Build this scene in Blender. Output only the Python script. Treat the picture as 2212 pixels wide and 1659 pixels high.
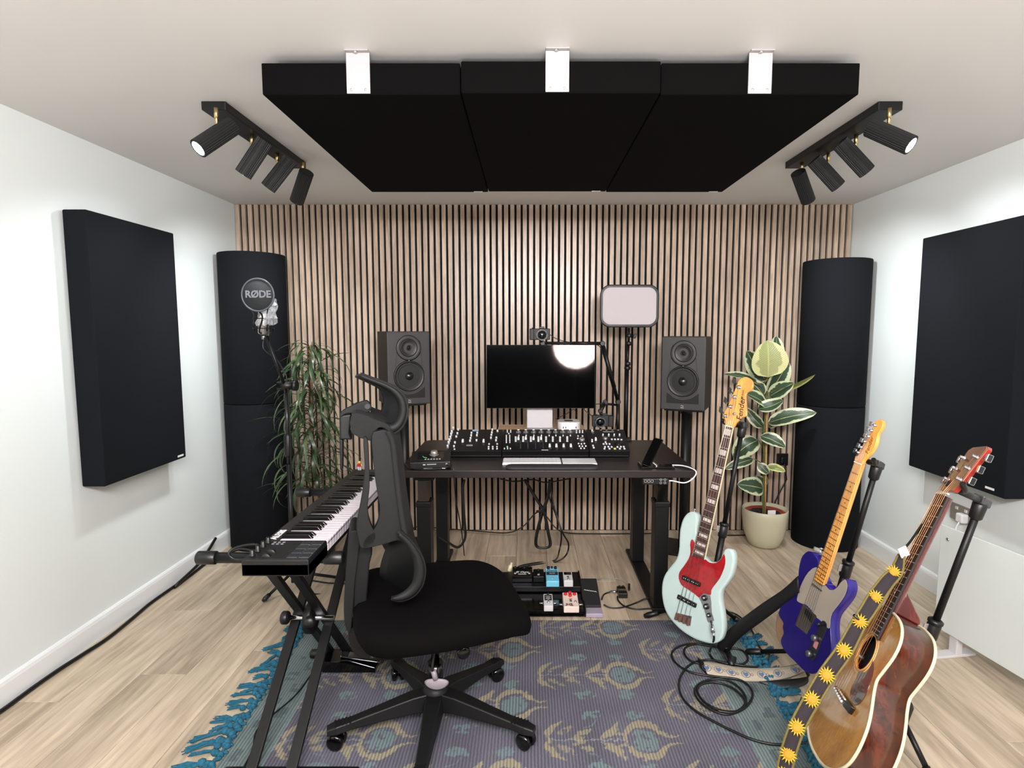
import bpy, bmesh, math, random
from mathutils import Vector, Matrix, noise
random.seed(7)
S = bpy.context.scene
for o in list(bpy.data.objects): bpy.data.objects.remove(o)
COL = S.collection
R = math.radians
# ---------------------------------------------------------------- camera
F, CX, CY, CAMH, PITCH = 1232.0, 1140.0, 829.5, 1.4068, math.atan(115/1232.0)
cam = bpy.data.cameras.new('camera'); camo = bpy.data.objects.new('camera', cam); COL.objects.link(camo)
cam.sensor_width = 36; cam.lens = 36*F/2212; cam.shift_x = -34/2212.0; cam.clip_start = .02
camo.location = (0, 0, CAMH); camo.rotation_euler = (math.pi/2-PITCH, 0, 0)
S.camera = camo
# ---------------------------------------------------------------- world, exposure
w = bpy.data.worlds.new('world'); S.world = w; w.use_nodes = True
w.node_tree.nodes['Background'].inputs[0].default_value = (.8, .85, 1, 1)
w.node_tree.nodes['Background'].inputs[1].default_value = .05
S.view_settings.view_transform = 'Standard'; S.view_settings.look = 'None'
S.view_settings.exposure = .9; S.view_settings.gamma = 1; S.view_settings.use_curve_mapping = False
XL, XR, YB, YF, HZ = -1.976, 2.194, 3.93, -1.7, 2.254
def area(name, loc, target, size, power, col=(1,1,1), sy=None):
    l = bpy.data.lights.new(name, 'AREA'); l.energy = power; l.color = col; l.size = size
    if sy: l.shape = 'RECTANGLE'; l.size_y = sy
    o = bpy.data.objects.new(name, l); COL.objects.link(o); o.location = loc
    o.rotation_euler = (Vector(target)-Vector(loc)).to_track_quat('-Z', 'Y').to_euler(); return o
def spot(name, loc, target, power, ang=80, blend=.6, col=(1,1,1), rad=.025):
    l = bpy.data.lights.new(name, 'SPOT'); l.energy = power; l.color = col; l.spot_size = R(ang); l.spot_blend = blend
    l.shadow_soft_size = rad
    o = bpy.data.objects.new(name, l); COL.objects.link(o); o.location = loc
    o.rotation_euler = (Vector(target)-Vector(loc)).to_track_quat('-Z', 'Y').to_euler(); return o
SPOT_POWER, SPOT_COL = 10.5, (.93, .98, 1)
area('added_strip_fill', (.1, -.6, 2.13), (.1, 3.9, .9), 1.7, 72, (1, .975, .985), .25)  # added fill light behind the camera, brightens the back of the room
area('added_up_fill', (.1, -1.1, .5), (.1, -1.0, 2.25), .9, 48, (.98, .99, 1), .9)  # added unseen fill aimed upward, lifts the room by ceiling bounce
# ---------------------------------------------------------------- projection helpers (pixel + depth -> point in the room)
cp, sp = math.cos(PITCH), math.sin(PITCH)
CAMP = Vector((0, 0, CAMH))
def ray(u, v):
    a, b = (u-CX)/F, (v-CY)/F
    return Vector((a, cp-b*sp, -sp-b*cp))
def PY(u, v, y): d = ray(u, v); return CAMP + d*(y/d.y)
def PZ(u, v, z): d = ray(u, v); return CAMP + d*((z-CAMH)/d.z)
def PX(u, v, x): d = ray(u, v); return CAMP + d*(x/d.x)
def PP(u, v, p, n): d = ray(u, v); return CAMP + d*((Vector(p)-CAMP).dot(n)/d.dot(n))
# ---------------------------------------------------------------- materials
def lin(c):
    if isinstance(c, str): c = [int(c[i:i+2], 16)/255 for i in (0, 2, 4)]
    return tuple((x/12.92 if x <= .04045 else ((x+.055)/1.055)**2.4) for x in c[:3]) + (1,)
MATS = {}
def mat(name, c, rough=.5, metal=0, bump=0, scale=60, var=0, spec=.5, coat=0, emit=0, trans=0, alpha=1, stretch=None, sheen=0):
    if name in MATS: return MATS[name]
    m = bpy.data.materials.new(name); MATS[name] = m; m.use_nodes = True
    nt = m.node_tree; b = nt.nodes['Principled BSDF']; c = lin(c)
    b.inputs['Base Color'].default_value = c; b.inputs['Roughness'].default_value = rough; b.inputs['Metallic'].default_value = metal
    b.inputs['Specular IOR Level'].default_value = spec; b.inputs['Coat Weight'].default_value = coat
    b.inputs['Transmission Weight'].default_value = trans; b.inputs['Alpha'].default_value = alpha
    b.inputs['Sheen Weight'].default_value = sheen
    if emit: b.inputs['Emission Color'].default_value = c; b.inputs['Emission Strength'].default_value = emit
    if bump or var:
        tc = nt.nodes.new('ShaderNodeTexCoord'); mp = nt.nodes.new('ShaderNodeMapping'); nz = nt.nodes.new('ShaderNodeTexNoise')
        nt.links.new(tc.outputs['Object'], mp.inputs[0]); nt.links.new(mp.outputs[0], nz.inputs['Vector'])
        if stretch: mp.inputs['Scale'].default_value = stretch
        nz.inputs['Scale'].default_value = scale; nz.inputs['Detail'].default_value = 4
        if bump:
            bp = nt.nodes.new('ShaderNodeBump'); bp.inputs['Strength'].default_value = bump; bp.inputs['Distance'].default_value = .002
            nt.links.new(nz.outputs[0], bp.inputs['Height']); nt.links.new(bp.outputs[0], b.inputs['Normal'])
        if var:
            r = nt.nodes.new('ShaderNodeValToRGB'); r.color_ramp.elements[0].position = .3; r.color_ramp.elements[1].position = .7
            r.color_ramp.elements[0].color = tuple(x*(1-var) for x in c[:3])+(1,); r.color_ramp.elements[1].color = tuple(min(1, x*(1+var)) for x in c[:3])+(1,)
            nt.links.new(nz.outputs[0], r.inputs[0]); nt.links.new(r.outputs[0], b.inputs['Base Color'])
    return m
def wood(name, c0, c1, rough=.45, axis=1, scale=6, objvar=.12, coat=0, bump=.15, knots=False, spec=.5):
    if name in MATS: return MATS[name]
    m = bpy.data.materials.new(name); MATS[name] = m; m.use_nodes = True
    nt = m.node_tree; N = nt.nodes; L = nt.links; b = N['Principled BSDF']
    tc = N.new('ShaderNodeTexCoord'); oi = N.new('ShaderNodeObjectInfo'); cb = N.new('ShaderNodeVectorMath'); cb.operation = 'MULTIPLY_ADD'
    cx = N.new('ShaderNodeCombineXYZ'); mu = N.new('ShaderNodeMath'); mu.operation = 'MULTIPLY'; mu.inputs[1].default_value = 37
    L.new(oi.outputs['Random'], mu.inputs[0])
    for i in range(3): L.new(mu.outputs[0], cx.inputs[i])
    L.new(tc.outputs['Object'], cb.inputs[0]); cb.inputs[1].default_value = (1, 1, 1); L.new(cx.outputs[0], cb.inputs[2])
    mp = N.new('ShaderNodeMapping'); s = [1.0, 1.0, 1.0]
    for i in range(3): s[i] = .09 if i == axis else 1
    mp.inputs['Scale'].default_value = s; L.new(cb.outputs[0], mp.inputs[0])
    n1 = N.new('ShaderNodeTexNoise'); n1.inputs['Scale'].default_value = scale*14; n1.inputs['Detail'].default_value = 6; n1.inputs['Distortion'].default_value = .3
    n2 = N.new('ShaderNodeTexNoise'); n2.inputs['Scale'].default_value = scale; n2.inputs['Detail'].default_value = 3; n2.inputs['Distortion'].default_value = 1.5
    L.new(mp.outputs[0], n1.inputs['Vector']); L.new(mp.outputs[0], n2.inputs['Vector'])
    mx = N.new('ShaderNodeMath'); mx.operation = 'MULTIPLY_ADD'; mx.inputs[1].default_value = .5; L.new(n1.outputs[0], mx.inputs[0])
    m2 = N.new('ShaderNodeMath'); m2.operation = 'MULTIPLY'; m2.inputs[1].default_value = .5; L.new(n2.outputs[0], m2.inputs[0]); L.new(m2.outputs[0], mx.inputs[2])
    r = N.new('ShaderNodeValToRGB'); r.color_ramp.elements[0].position = .36; r.color_ramp.elements[1].position = .62
    r.color_ramp.elements[0].color = lin(c0); r.color_ramp.elements[1].color = lin(c1); L.new(mx.outputs[0], r.inputs[0])
    hs = N.new('ShaderNodeHueSaturation'); mr = N.new('ShaderNodeMapRange'); mr.inputs['To Min'].default_value = 1-objvar; mr.inputs['To Max'].default_value = 1+objvar
    L.new(oi.outputs['Random'], mr.inputs[0]); L.new(mr.outputs[0], hs.inputs['Value']); L.new(r.outputs[0], hs.inputs['Color']); L.new(hs.outputs[0], b.inputs['Base Color'])
    b.inputs['Roughness'].default_value = rough; b.inputs['Coat Weight'].default_value = coat; b.inputs['Coat Roughness'].default_value = .08
    b.inputs['Specular IOR Level'].default_value = spec
    bp = N.new('ShaderNodeBump'); bp.inputs['Strength'].default_value = bump; bp.inputs['Distance'].default_value = .001
    L.new(n1.outputs[0], bp.inputs['Height']); L.new(bp.outputs[0], b.inputs['Normal'])
    return m
# ---------------------------------------------------------------- mesh builder (world coordinates)
class MB:
    def __init__(s): s.v = []; s.f = []; s.sm = []
    def add(s, vs, fs, sm=False):
        o = len(s.v); s.v += [Vector(x) for x in vs]; s.f += [tuple(i+o for i in f) for f in fs]; s.sm += [sm]*len(fs); return s
    def box(s, a, b):
        (x0, y0, z0), (x1, y1, z1) = a, b
        return s.hexa([(x0,y0,z0),(x1,y0,z0),(x1,y1,z0),(x0,y1,z0)], [(x0,y0,z1),(x1,y0,z1),(x1,y1,z1),(x0,y1,z1)])
    def hexa(s, A, B):
        return s.add(list(A)+list(B), [(3,2,1,0),(4,5,6,7),(0,1,5,4),(1,2,6,5),(2,3,7,6),(3,0,4,7)])
    def obox(s, c, ax, ay, az, sx, sy, sz):
        c = Vector(c); ax = Vector(ax).normalized()*sx/2; ay = Vector(ay).normalized()*sy/2; az = Vector(az).normalized()*sz/2
        return s.hexa([c-ax-ay-az, c+ax-ay-az, c+ax+ay-az, c-ax+ay-az], [c-ax-ay+az, c+ax-ay+az, c+ax+ay+az, c-ax+ay+az])
    def bar(s, p, q, w, h, up=(0,0,1)):
        p, q = Vector(p), Vector(q); d = (q-p).normalized(); r = d.cross(Vector(up))
        if r.length < 1e-4: r = d.cross(Vector((1,0,0)))
        r.normalize(); u = r.cross(d)
        return s.obox((p+q)/2, d, r, u, (q-p).length, w, h)
    def cyl(s, p, q, r0, r1=None, n=16, cap=True):
        return s.tube([p, q], [r0, r0 if r1 is None else r1], n, cap)
    def tube(s, pts, r, n=8, cap=True, closed=False):
        pts = [Vector(p) for p in pts]; k = len(pts); rs = r if isinstance(r, (list, tuple)) else [r]*k
        t0 = None; base = len(s.v); prev = None
        for i, p in enumerate(pts):
            if closed: t = pts[(i+1) % k]-pts[i-1]
            else: t = pts[min(i+1, k-1)]-pts[max(i-1, 0)]
            if t.length < 1e-9: t = Vector((0,0,1))
            t.normalize()
            if prev is None:
                a = Vector((0,0,1)) if abs(t.z) < .9 else Vector((1,0,0)); nr = t.cross(a).normalized()
            else:
                nr = prev-t*prev.dot(t); nr = nr.normalized() if nr.length > 1e-6 else t.orthogonal().normalized()
            prev = nr; bn = t.cross(nr)
            for j in range(n):
                an = 2*math.pi*j/n; s.v.append(p+(nr*math.cos(an)+bn*math.sin(an))*rs[i])
        for i in range(k if closed else k-1):
            i2 = (i+1) % k
            for j in range(n):
                j2 = (j+1) % n
                s.f.append((base+i*n+j, base+i*n+j2, base+i2*n+j2, base+i2*n+j)); s.sm.append(True)
        if cap and not closed:
            s.f.append(tuple(base+j for j in reversed(range(n)))); s.sm.append(False)
            s.f.append(tuple(base+(k-1)*n+j for j in range(n))); s.sm.append(False)
        return s
    def lathe(s, prof, c=(0,0,0), ax=(0,0,1), n=24, smooth=True):
        c = Vector(c); az = Vector(ax).normalized(); axx = az.orthogonal().normalized(); ay = az.cross(axx); base = len(s.v); k = len(prof)
        for (r, h) in prof:
            for j in range(n):
                an = 2*math.pi*j/n; s.v.append(c+az*h+(axx*math.cos(an)+ay*math.sin(an))*max(r, 1e-5))
        for i in range(k-1):
            for j in range(n):
                j2 = (j+1) % n; s.f.append((base+i*n+j, base+i*n+j2, base+(i+1)*n+j2, base+(i+1)*n+j)); s.sm.append(smooth)
        if prof[0][0] > 1e-4: s.f.append(tuple(base+j for j in reversed(range(n)))); s.sm.append(False)
        if prof[-1][0] > 1e-4: s.f.append(tuple(base+(k-1)*n+j for j in range(n))); s.sm.append(False)
        return s
    def prism(s, pts, vec, caps=(True, True), sm=False):
        k = len(pts); vec = Vector(vec); base = len(s.v); s.v += [Vector(p) for p in pts]+[Vector(p)+vec for p in pts]
        for i in range(k):
            j = (i+1) % k; s.f.append((base+i, base+j, base+k+j, base+k+i)); s.sm.append(sm)
        if caps[0]: s.f.append(tuple(base+i for i in reversed(range(k)))); s.sm.append(False)
        if caps[1]: s.f.append(tuple(base+k+i for i in range(k))); s.sm.append(False)
        return s
    def grid(s, P, closed=False, sm=True):     # P[i][j]
        base = len(s.v); m = len(P); n = len(P[0])
        for row in P: s.v += [Vector(p) for p in row]
        for i in range(m-1):
            for j in range(n if closed else n-1):
                j2 = (j+1) % n; s.f.append((base+i*n+j, base+i*n+j2, base+(i+1)*n+j2, base+(i+1)*n+j)); s.sm.append(sm)
        return s
    def build(s, name, m, parent=None, bevel=0, seg=2, sub=0, solid=0, loc=None, recalc=True):
        o0 = parent.matrix_world.translation.copy() if parent else Vector((0,0,0))
        if parent:
            o0 = Vector(parent.location); p = parent.parent
            while p: o0 += Vector(p.location); p = p.parent
        off = Vector(loc) if loc is not None else Vector((0,0,0))
        if loc is not None: off = Vector(loc)-o0
        me = bpy.data.meshes.new(name); me.from_pydata([v-o0-off for v in s.v], [], s.f)
        me.polygons.foreach_set('use_smooth', s.sm)
        if recalc:
            bm = bmesh.new(); bm.from_mesh(me); bmesh.ops.recalc_face_normals(bm, faces=bm.faces); bm.to_mesh(me); bm.free()
        me.materials.append(m)
        o = bpy.data.objects.new(name, me); COL.objects.link(o); o.parent = parent; o.location = off
        if solid: md = o.modifiers.new('solid', 'SOLIDIFY'); md.thickness = solid; md.offset = 0
        if bevel: md = o.modifiers.new('bevel', 'BEVEL'); md.width = bevel; md.segments = seg; md.limit_method = 'ANGLE'; md.angle_limit = R(40)
        if sub: md = o.modifiers.new('sub', 'SUBSURF'); md.levels = sub; md.render_levels = sub
        return o
def inst(me_obj, name, parent, off):
    o = me_obj.copy(); o.name = name; COL.objects.link(o); o.parent = parent; o.location = off; return o
def thing(name, label, cat, loc=(0,0,0), group=None):
    o = bpy.data.objects.new(name, None); COL.objects.link(o); o.location = loc; o.empty_display_size = .05
    o['label'] = label; o['category'] = cat
    if group: o['group'] = group
    return o
def tag(o, label, cat, group=None, kind=None):
    o['label'] = label; o['category'] = cat
    if group: o['group'] = group
    if kind: o['kind'] = kind
    return o
def struct(o): o['kind'] = 'structure'; return o
def smooth_path(pts, k=6, closed=False):
    pts = [Vector(p) for p in pts]; n = len(pts); out = []
    rng = range(n if closed else n-1)
    for i in rng:
        p0 = pts[i-1] if (closed or i > 0) else pts[0]; p1 = pts[i]; p2 = pts[(i+1) % n]; p3 = pts[(i+2) % n] if (closed or i+2 < n) else pts[-1]
        for j in range(k):
            t = j/k; out.append(.5*((2*p1)+(-p0+p2)*t+(2*p0-5*p1+4*p2-p3)*t*t+(-p0+3*p1-3*p2+p3)*t**3))
    if not closed: out.append(pts[-1])
    return out
def text(name, body, c, ax, ay, size, m, parent, depth=.0006, bold=0, align='CENTER', shear=0, spacing=1):
    cu = bpy.data.curves.new(name, 'FONT'); cu.body = body; cu.size = size; cu.align_x = align; cu.align_y = 'CENTER'; cu.extrude = depth; cu.offset = bold; cu.shear = shear
    cu.space_character = spacing; cu.resolution_u = 3
    t = bpy.data.objects.new(name, cu); COL.objects.link(t)
    bpy.context.view_layer.update(); dg = bpy.context.evaluated_depsgraph_get()
    me = bpy.data.meshes.new_from_object(t.evaluated_get(dg)); bpy.data.objects.remove(t)
    ax = Vector(ax).normalized(); ay = (Vector(ay)-ax*ax.dot(Vector(ay))).normalized(); az = ax.cross(ay)
    Mx = Matrix((ax, ay, az)).transposed(); c = Vector(c); o0 = Vector(parent.location); p = parent.parent
    while p: o0 += Vector(p.location); p = p.parent
    for v in me.vertices: v.co = Mx @ v.co + c - o0
    me.materials.clear(); me.materials.append(m)
    o = bpy.data.objects.new(name, me); COL.objects.link(o); o.parent = parent; return o

WHITE = mat('wall_paint', (.85,.872,.865), .55, bump=.05, scale=25)
CEILM = mat('ceiling_paint', (.86,.85,.84), .6, bump=.04, scale=20)
BLK = mat('black_plastic', (.04,.04,.043), .42, bump=.06, scale=400)
BLKM = mat('black_metal', (.028,.028,.03), .45, bump=.03, scale=200, spec=.35)
MATTE = mat('matte_black', (.03,.03,.032), .8)
GLOSS = mat('gloss_black', (.02,.02,.022), .12)
CHROME = mat('chrome', (.85,.85,.87), .12, 1)
SILVER = mat('brushed_silver', (.80,.79,.79), .35, .9)
BRASS = mat('brass', (.78,.68,.47), .3, 1)
WHITEP = mat('white_plastic', (.80,.79,.79), .4)
CABLE = mat('black_cable', (.045,.045,.045), .4)
GREYM = mat('grey_print', (.55,.56,.58), .5)
WPRINT = mat('white_print', (.85,.85,.85), .5)
def fabric(name, c, scale=900, bump=.5):
    return mat(name, c, .92, bump=bump, scale=scale, sheen=0, spec=.08)
# ================================================================ SETTING
fm = wood('floor_oak', (.60,.535,.455), (.81,.745,.65), .42, 1, 3.2, .10, bump=.08)
fl = MB().box((XL-.1, YF-.1, -.06), (XR+.1, YB+.1, -.008)).build('floor', mat('floor_joint', (.2,.17,.14), .8)); struct(fl)
PW, PL = .1905, 1.25
nx = int(math.ceil((XR-XL)/PW)); k = 0
proto = None
for i in range(nx):
    off = (i*0.43*PL) % PL; y = YF-off; x0 = XL+i*PW; x1 = min(x0+PW, XR)
    while y < YB:
        ya, yb = max(y, YF), min(y+PL, YB)
        if yb-ya > .02:
            full = abs((yb-ya)-PL) < 1e-4 and abs(x1-x0-PW) < 1e-4
            if full and proto: inst(proto, 'plank', fl, Vector((x0, ya, 0)))
            else:
                o = MB().box((x0+.0007, ya+.0007, -.008), (x1-.0007, yb-.0007, 0)).build('plank', fm, fl, bevel=.0012, seg=1, loc=(x0, ya, 0))
                if full: proto = o
        y += PL
struct(MB().box((XL-.1, YF-.1, HZ), (XR+.1, YB+.15, HZ+.1)).build('ceiling', CEILM))
struct(MB().box((XL-.1, YF-.1, -.05), (XL, YB+.15, HZ)).build('wall_left', WHITE))
struct(MB().box((XR, YF-.1, -.05), (XR+.1, YB+.15, HZ)).build('wall_right', WHITE))
struct(MB().box((XL, YF-.1, -.05), (XR, YF, HZ)).build('wall_front', mat('night_glass', (.05,.055,.06), .4)))
wb = MB().box((XL, YB+.02, -.05), (XR, YB+.15, HZ)).build('wall_back', mat('black_felt', (.018,.018,.02), .95)); struct(wb)
sm_ = wood('slat_oak', (.585,.51,.44), (.77,.685,.61), .30, 2, 5, .07, bump=.2)
NS = 99; SP = (XR-XL)/NS; SW = SP*.655; sproto = None
for i in range(NS):
    x = XL+i*SP+SP*.12
    if sproto is None: sproto = MB().box((x, YB, .002), (x+SW, YB+.02, HZ-.001)).build('slat', sm_, wb, bevel=.0012, seg=1, loc=(x, YB, 0))
    else: inst(sproto, 'slat', wb, Vector((x, YB, 0)))
# baseboards with a rounded top, both sides
for side, x, s in (('left', XL, 1), ('right', XR, -1)):
    prof = [(0,0),(.016,0),(.016,.085),(.013,.098),(.008,.104),(0,.105)]
    pts = [(x+s*a, YF, z) for a, z in prof]
    struct(MB().prism(pts, (0, YB-YF, 0)).build('baseboard_'+side, mat('skirting_gloss', (.88,.89,.89), .3)))
# ================================================================ CEILING PANELS
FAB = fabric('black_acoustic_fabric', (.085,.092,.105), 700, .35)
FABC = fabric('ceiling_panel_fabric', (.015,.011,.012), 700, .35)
cx0, cw = -.819, .6133
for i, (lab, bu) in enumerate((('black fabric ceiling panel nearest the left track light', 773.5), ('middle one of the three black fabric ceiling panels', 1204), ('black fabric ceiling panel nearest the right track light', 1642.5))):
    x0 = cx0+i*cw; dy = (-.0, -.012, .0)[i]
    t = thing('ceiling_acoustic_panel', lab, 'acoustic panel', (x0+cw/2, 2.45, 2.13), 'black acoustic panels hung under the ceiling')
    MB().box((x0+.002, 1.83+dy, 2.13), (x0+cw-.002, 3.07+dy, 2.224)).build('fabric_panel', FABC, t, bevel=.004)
    MB().box((x0+cw-.075, 3.052+dy, 2.1285), (x0+cw-.03, 3.066+dy, 2.13)).build('fabric_tag', WPRINT, t)
    c = PY(bu, 160, 1.826+dy).x; br = mat('bracket_white', (.60,.585,.585), .45)
    m = MB().box((c-.036, 1.8255+dy, 2.132), (c+.036, 1.8295+dy, 2.254)).box((c-.036, 1.808+dy, 2.2505), (c+.036, 1.826+dy, 2.2538))
    b = m.build('bracket', br, t, bevel=.001, seg=1)
    for sx in (-.022, .022): MB().lathe([(.004,0),(.004,.001),(.002,.002),(.001,.002)], (c+sx, 1.8255+dy, 2.143), (0,-1,0), 10).build('screw', SILVER, b)
    MB().lathe([(.006,0),(.005,.003),(.001,.004)], (c-.004, 1.817+dy, 2.2505), (0,0,-1), 10).build('screw', SILVER, b)
# ================================================================ WALL PANELS
def wallpanel(lab, x0, x1, y0, y1, z0, z1, s, grp='black acoustic panels on the side walls'):
    t = thing('wall_acoustic_panel', lab, 'acoustic panel', ((x0+x1)/2, (y0+y1)/2, z0), grp)
    MB().box((x0, y0, z0), (x1, y1, z1)).build('fabric_panel', FAB, t, bevel=.006)
    xf = x1 if s > 0 else x0
    return t, xf
t, xf = wallpanel('tall black fabric acoustic panel on the left wall', XL+.012, -1.862, 2.46, 3.06, .722, 1.917, 1)
MB().box((xf, 2.985, .735), (xf+.0012, 3.035, .745)).build('fabric_tag', WPRINT, t)
y1r = PX(1993, 515, 2.085).y; y0r = PX(2170, 1075, 2.085).y
t, xf = wallpanel('tall black fabric acoustic panel on the right wall', 2.085, XR-.012, y0r, y1r, PX(1961, 1005, 2.085).z, PX(1993, 515, 2.085).z, -1)
zz = PX(2138, 1055, 2.085)
MB().box((xf-.0012, zz.y-.025, zz.z-.005), (xf, zz.y+.025, zz.z+.005)).build('fabric_tag', WPRINT, t)
# ================================================================ BASS TRAPS
def trap(lab, x, y, z0, z1, r=.2):
    t = thing('bass_trap', lab, 'bass trap', (x, y, z0), 'stacked black cylinder bass traps in the corners')
    MB().lathe([(r-.006, z0), (r, z0+.005), (r, z1-.006), (r-.002, z1-.001), (r-.006, z1), (0, z1)], (x, y, 0), n=72).build('fabric_column', FAB, t)
    MB().lathe([(r*.7, z1-.0005), (r*.7, z1+.0003), (0, z1+.0003)], (x, y, 0), n=48).build('end_cap', MATTE, t)
LTX, LTY = -1.772, 3.722; RTX, RTY = 1.985, 3.715
trap('lower black cylinder of the left corner bass trap stack', LTX, LTY, 0, .944)
trap('upper black cylinder of the left corner bass trap stack', LTX, LTY, .946, 1.892)
trap('lower black cylinder of the right corner bass trap stack', RTX, RTY, 0, .925)
trap('upper black cylinder of the right corner bass trap stack', RTX, RTY, .927, 1.852)
# ================================================================ TRACK LIGHTS
LAMP = mat('lamp_glow', (1,1,1), .5, emit=14)
def ribbed(m, p, q, r, n=26):
    p, q = Vector(p), Vector(q); ax = (q-p).normalized(); a = ax.orthogonal().normalized(); b = ax.cross(a); base = len(m.v)
    k = n*4
    for P_ in (p, q):
        for j in range(k):
            an = 2*math.pi*j/k; rr = r-(.0022 if j % 4 < 2 else 0); m.v.append(P_+(a*math.cos(an)+b*math.sin(an))*rr)
    for j in range(k): m.f.append((base+j, base+(j+1) % k, base+k+(j+1) % k, base+k+j)); m.sm.append(False)
    return m
def track(lab, x0, x1, tubes):
    t = thing('track_light', lab, 'track light', ((x0+x1)/2, 2.58, HZ), 'four-spot track lights on the ceiling')
    MB().box((x0, 2.2, 2.222), (x1, 2.97, HZ-.0005)).build('ceiling_bar', BLKM, t, bevel=.002)
    for (pu, pv, y0, qu, qv, y1, tt) in tubes:
        p, q = PY(pu, pv, y0), PY(qu, qv, y1); d = (q-p).normalized(); r = .034
        p = q-d*.168
        h = MB(); ribbed(h, p, q, r); h.lathe([(r-.0022, 0), (r-.005, 0), (r-.005, .03), (0, .03)], p, d, 40); h.lathe([(r-.0022, 0), (r-.004, 0), (r-.006, -.016), (0, -.016)], q, d, 40)
        hd = h.build('lamp_head', mat('lamp_head_black', (.03,.03,.032), .6), t, recalc=False)
        MB().lathe([(.029, -.004), (.026, .0), (0, .002)], q, d, 28).build('bulb', LAMP, hd)
        s = p+(q-p)*tt
        MB().cyl((s.x, s.y, s.z+r-.006), (s.x, s.y, 2.2225), .0058, n=12).cyl((s.x, s.y, 2.185), (s.x, s.y, 2.2225), .008, n=14).build('stem', BRASS, t)
        spot('lamp_beam', q+d*.006, q+d, SPOT_POWER*(.25 if y0 < 2.3 else 0.65 if y0 < 2.6 else 1.5 if y0 < 2.8 else 3.2), 105, .8, SPOT_COL, .026)
track('black four-spot track light on the ceiling above the left bass trap', -1.21, -1.12,
      [(505,270,2.23,428,321,2.13,.45), (572,305,2.47,525,377,2.47,.55), (629,342,2.72,579,406,2.72,.55), (662,373,2.84,641,435,2.92,.3)])
track('black four-spot track light on the ceiling above the right bass trap', 1.30, 1.39,
      [(1879,275,2.23,1968,314,2.13,.45), (1812,305,2.47,1873,371,2.47,.55), (1757,344,2.72,1811,403,2.72,.55), (1723,370,2.84,1746,434,2.92,.3)])
# ================================================================ HEATER + SOCKETS
HG = mat('white_glass', (.84,.87,.86), .06, coat=.6)
hA, hB = Vector((1.832, 2.455, 0)), Vector((1.955, 1.62, 0)); hd = (hB-hA).normalized(); hn = Vector((hd.y, -hd.x, 0))*1
if hn.x > 0: hn = -hn
t = thing('glass_panel_heater', 'white glass panel heater standing by the right wall behind the acoustic guitar', 'heater', tuple((hA+hB)/2))
m = MB(); mid = (hA+hB)/2; L = (hB-hA).length
m.obox(mid+Vector((0,0,.32)), hd, hn, (0,0,1), L, .006, .47).build('glass_front', HG, t, bevel=.002)
MB().obox(mid-hn*.02+Vector((0,0,.31)), hd, hn, (0,0,1), L-.06, .03, .4).build('back_housing', WHITEP, t, bevel=.006)
for f in (.09, L-.15):
    MB().obox(hA+hd*f+Vector((0,0,.006)), hn, hd, (0,0,1), .2, .05, .012).obox(hA+hd*f-hn*.02+Vector((0,0,.06)), hn, hd, (0,0,1), .03, .04, .1).build('foot', WHITEP, t, bevel=.003)
for f in (.04, L-.04):
    MB().lathe([(.008,0),(.008,.004),(.002,.006)], hA+hd*f+hn*.003+Vector((0,0,.5)), hn, 14).build('standoff_screw', CHROME, t)
def wx(u, v): return PX(u, v, XR)
s = wx(2079, 1110)
t = thing('wall_socket', 'brushed metal double socket on the right wall with a white plug in it', 'socket', tuple(s))
MB().box((XR-.008, s.y-.075, s.z-.043), (XR-.0005, s.y+.075, s.z+.043)).build('face_plate', SILVER, t, bevel=.003)
for dy in (-.03, .03): MB().box((XR-.011, s.y+dy-.008, s.z+.015), (XR-.007, s.y+dy+.008, s.z+.03)).build('switch', WHITEP, t, bevel=.001)
t2 = thing('power_plug', 'white power plug and lead in the metal wall socket', 'plug', (s.x-.02, s.y-.03, s.z-.012))
MB().box((XR-.045, s.y-.055, s.z-.035), (XR-.0085, s.y-.01, s.z+.012)).build('plug_body', WHITEP, t2, bevel=.008, seg=3)
MB().tube(smooth_path([(XR-.04, s.y-.035, s.z-.03), (XR-.06, s.y-.04, s.z-.1), (XR-.05, s.y-.1, s.z-.3), (XR-.09, s.y-.2, .1)]), .004, 8).build('lead', WHITEP, t2)
s = PY(1689, 992, YB)
t = thing('wall_socket', 'black socket on the slatted wall beside the right bass trap', 'socket', tuple(s))
MB().box((s.x-.04, YB-.012, s.z-.042), (s.x+.04, YB+.001, s.z+.042)).build('face_plate', BLK, t, bevel=.003)
MB().box((s.x-.022, YB-.045, s.z-.02), (s.x+.022, YB-.0125, s.z+.022)).build('plug_body', BLK, t, bevel=.006)
tag(MB().tube(smooth_path([(s.x, YB-.04, s.z-.02), (s.x+.015, YB-.05, s.z-.12), (s.x+.01, YB-.045, .36), (s.x-.06, YB-.045, .2), (s.x-.085, YB-.05, .05), (s.x-.2, YB-.1, .006), (s.x-.45, YB-.12, .006)]), .0045, 8).build('power_lead', CABLE), 'black lead hanging from the socket behind the plant pot', 'cable')
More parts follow.
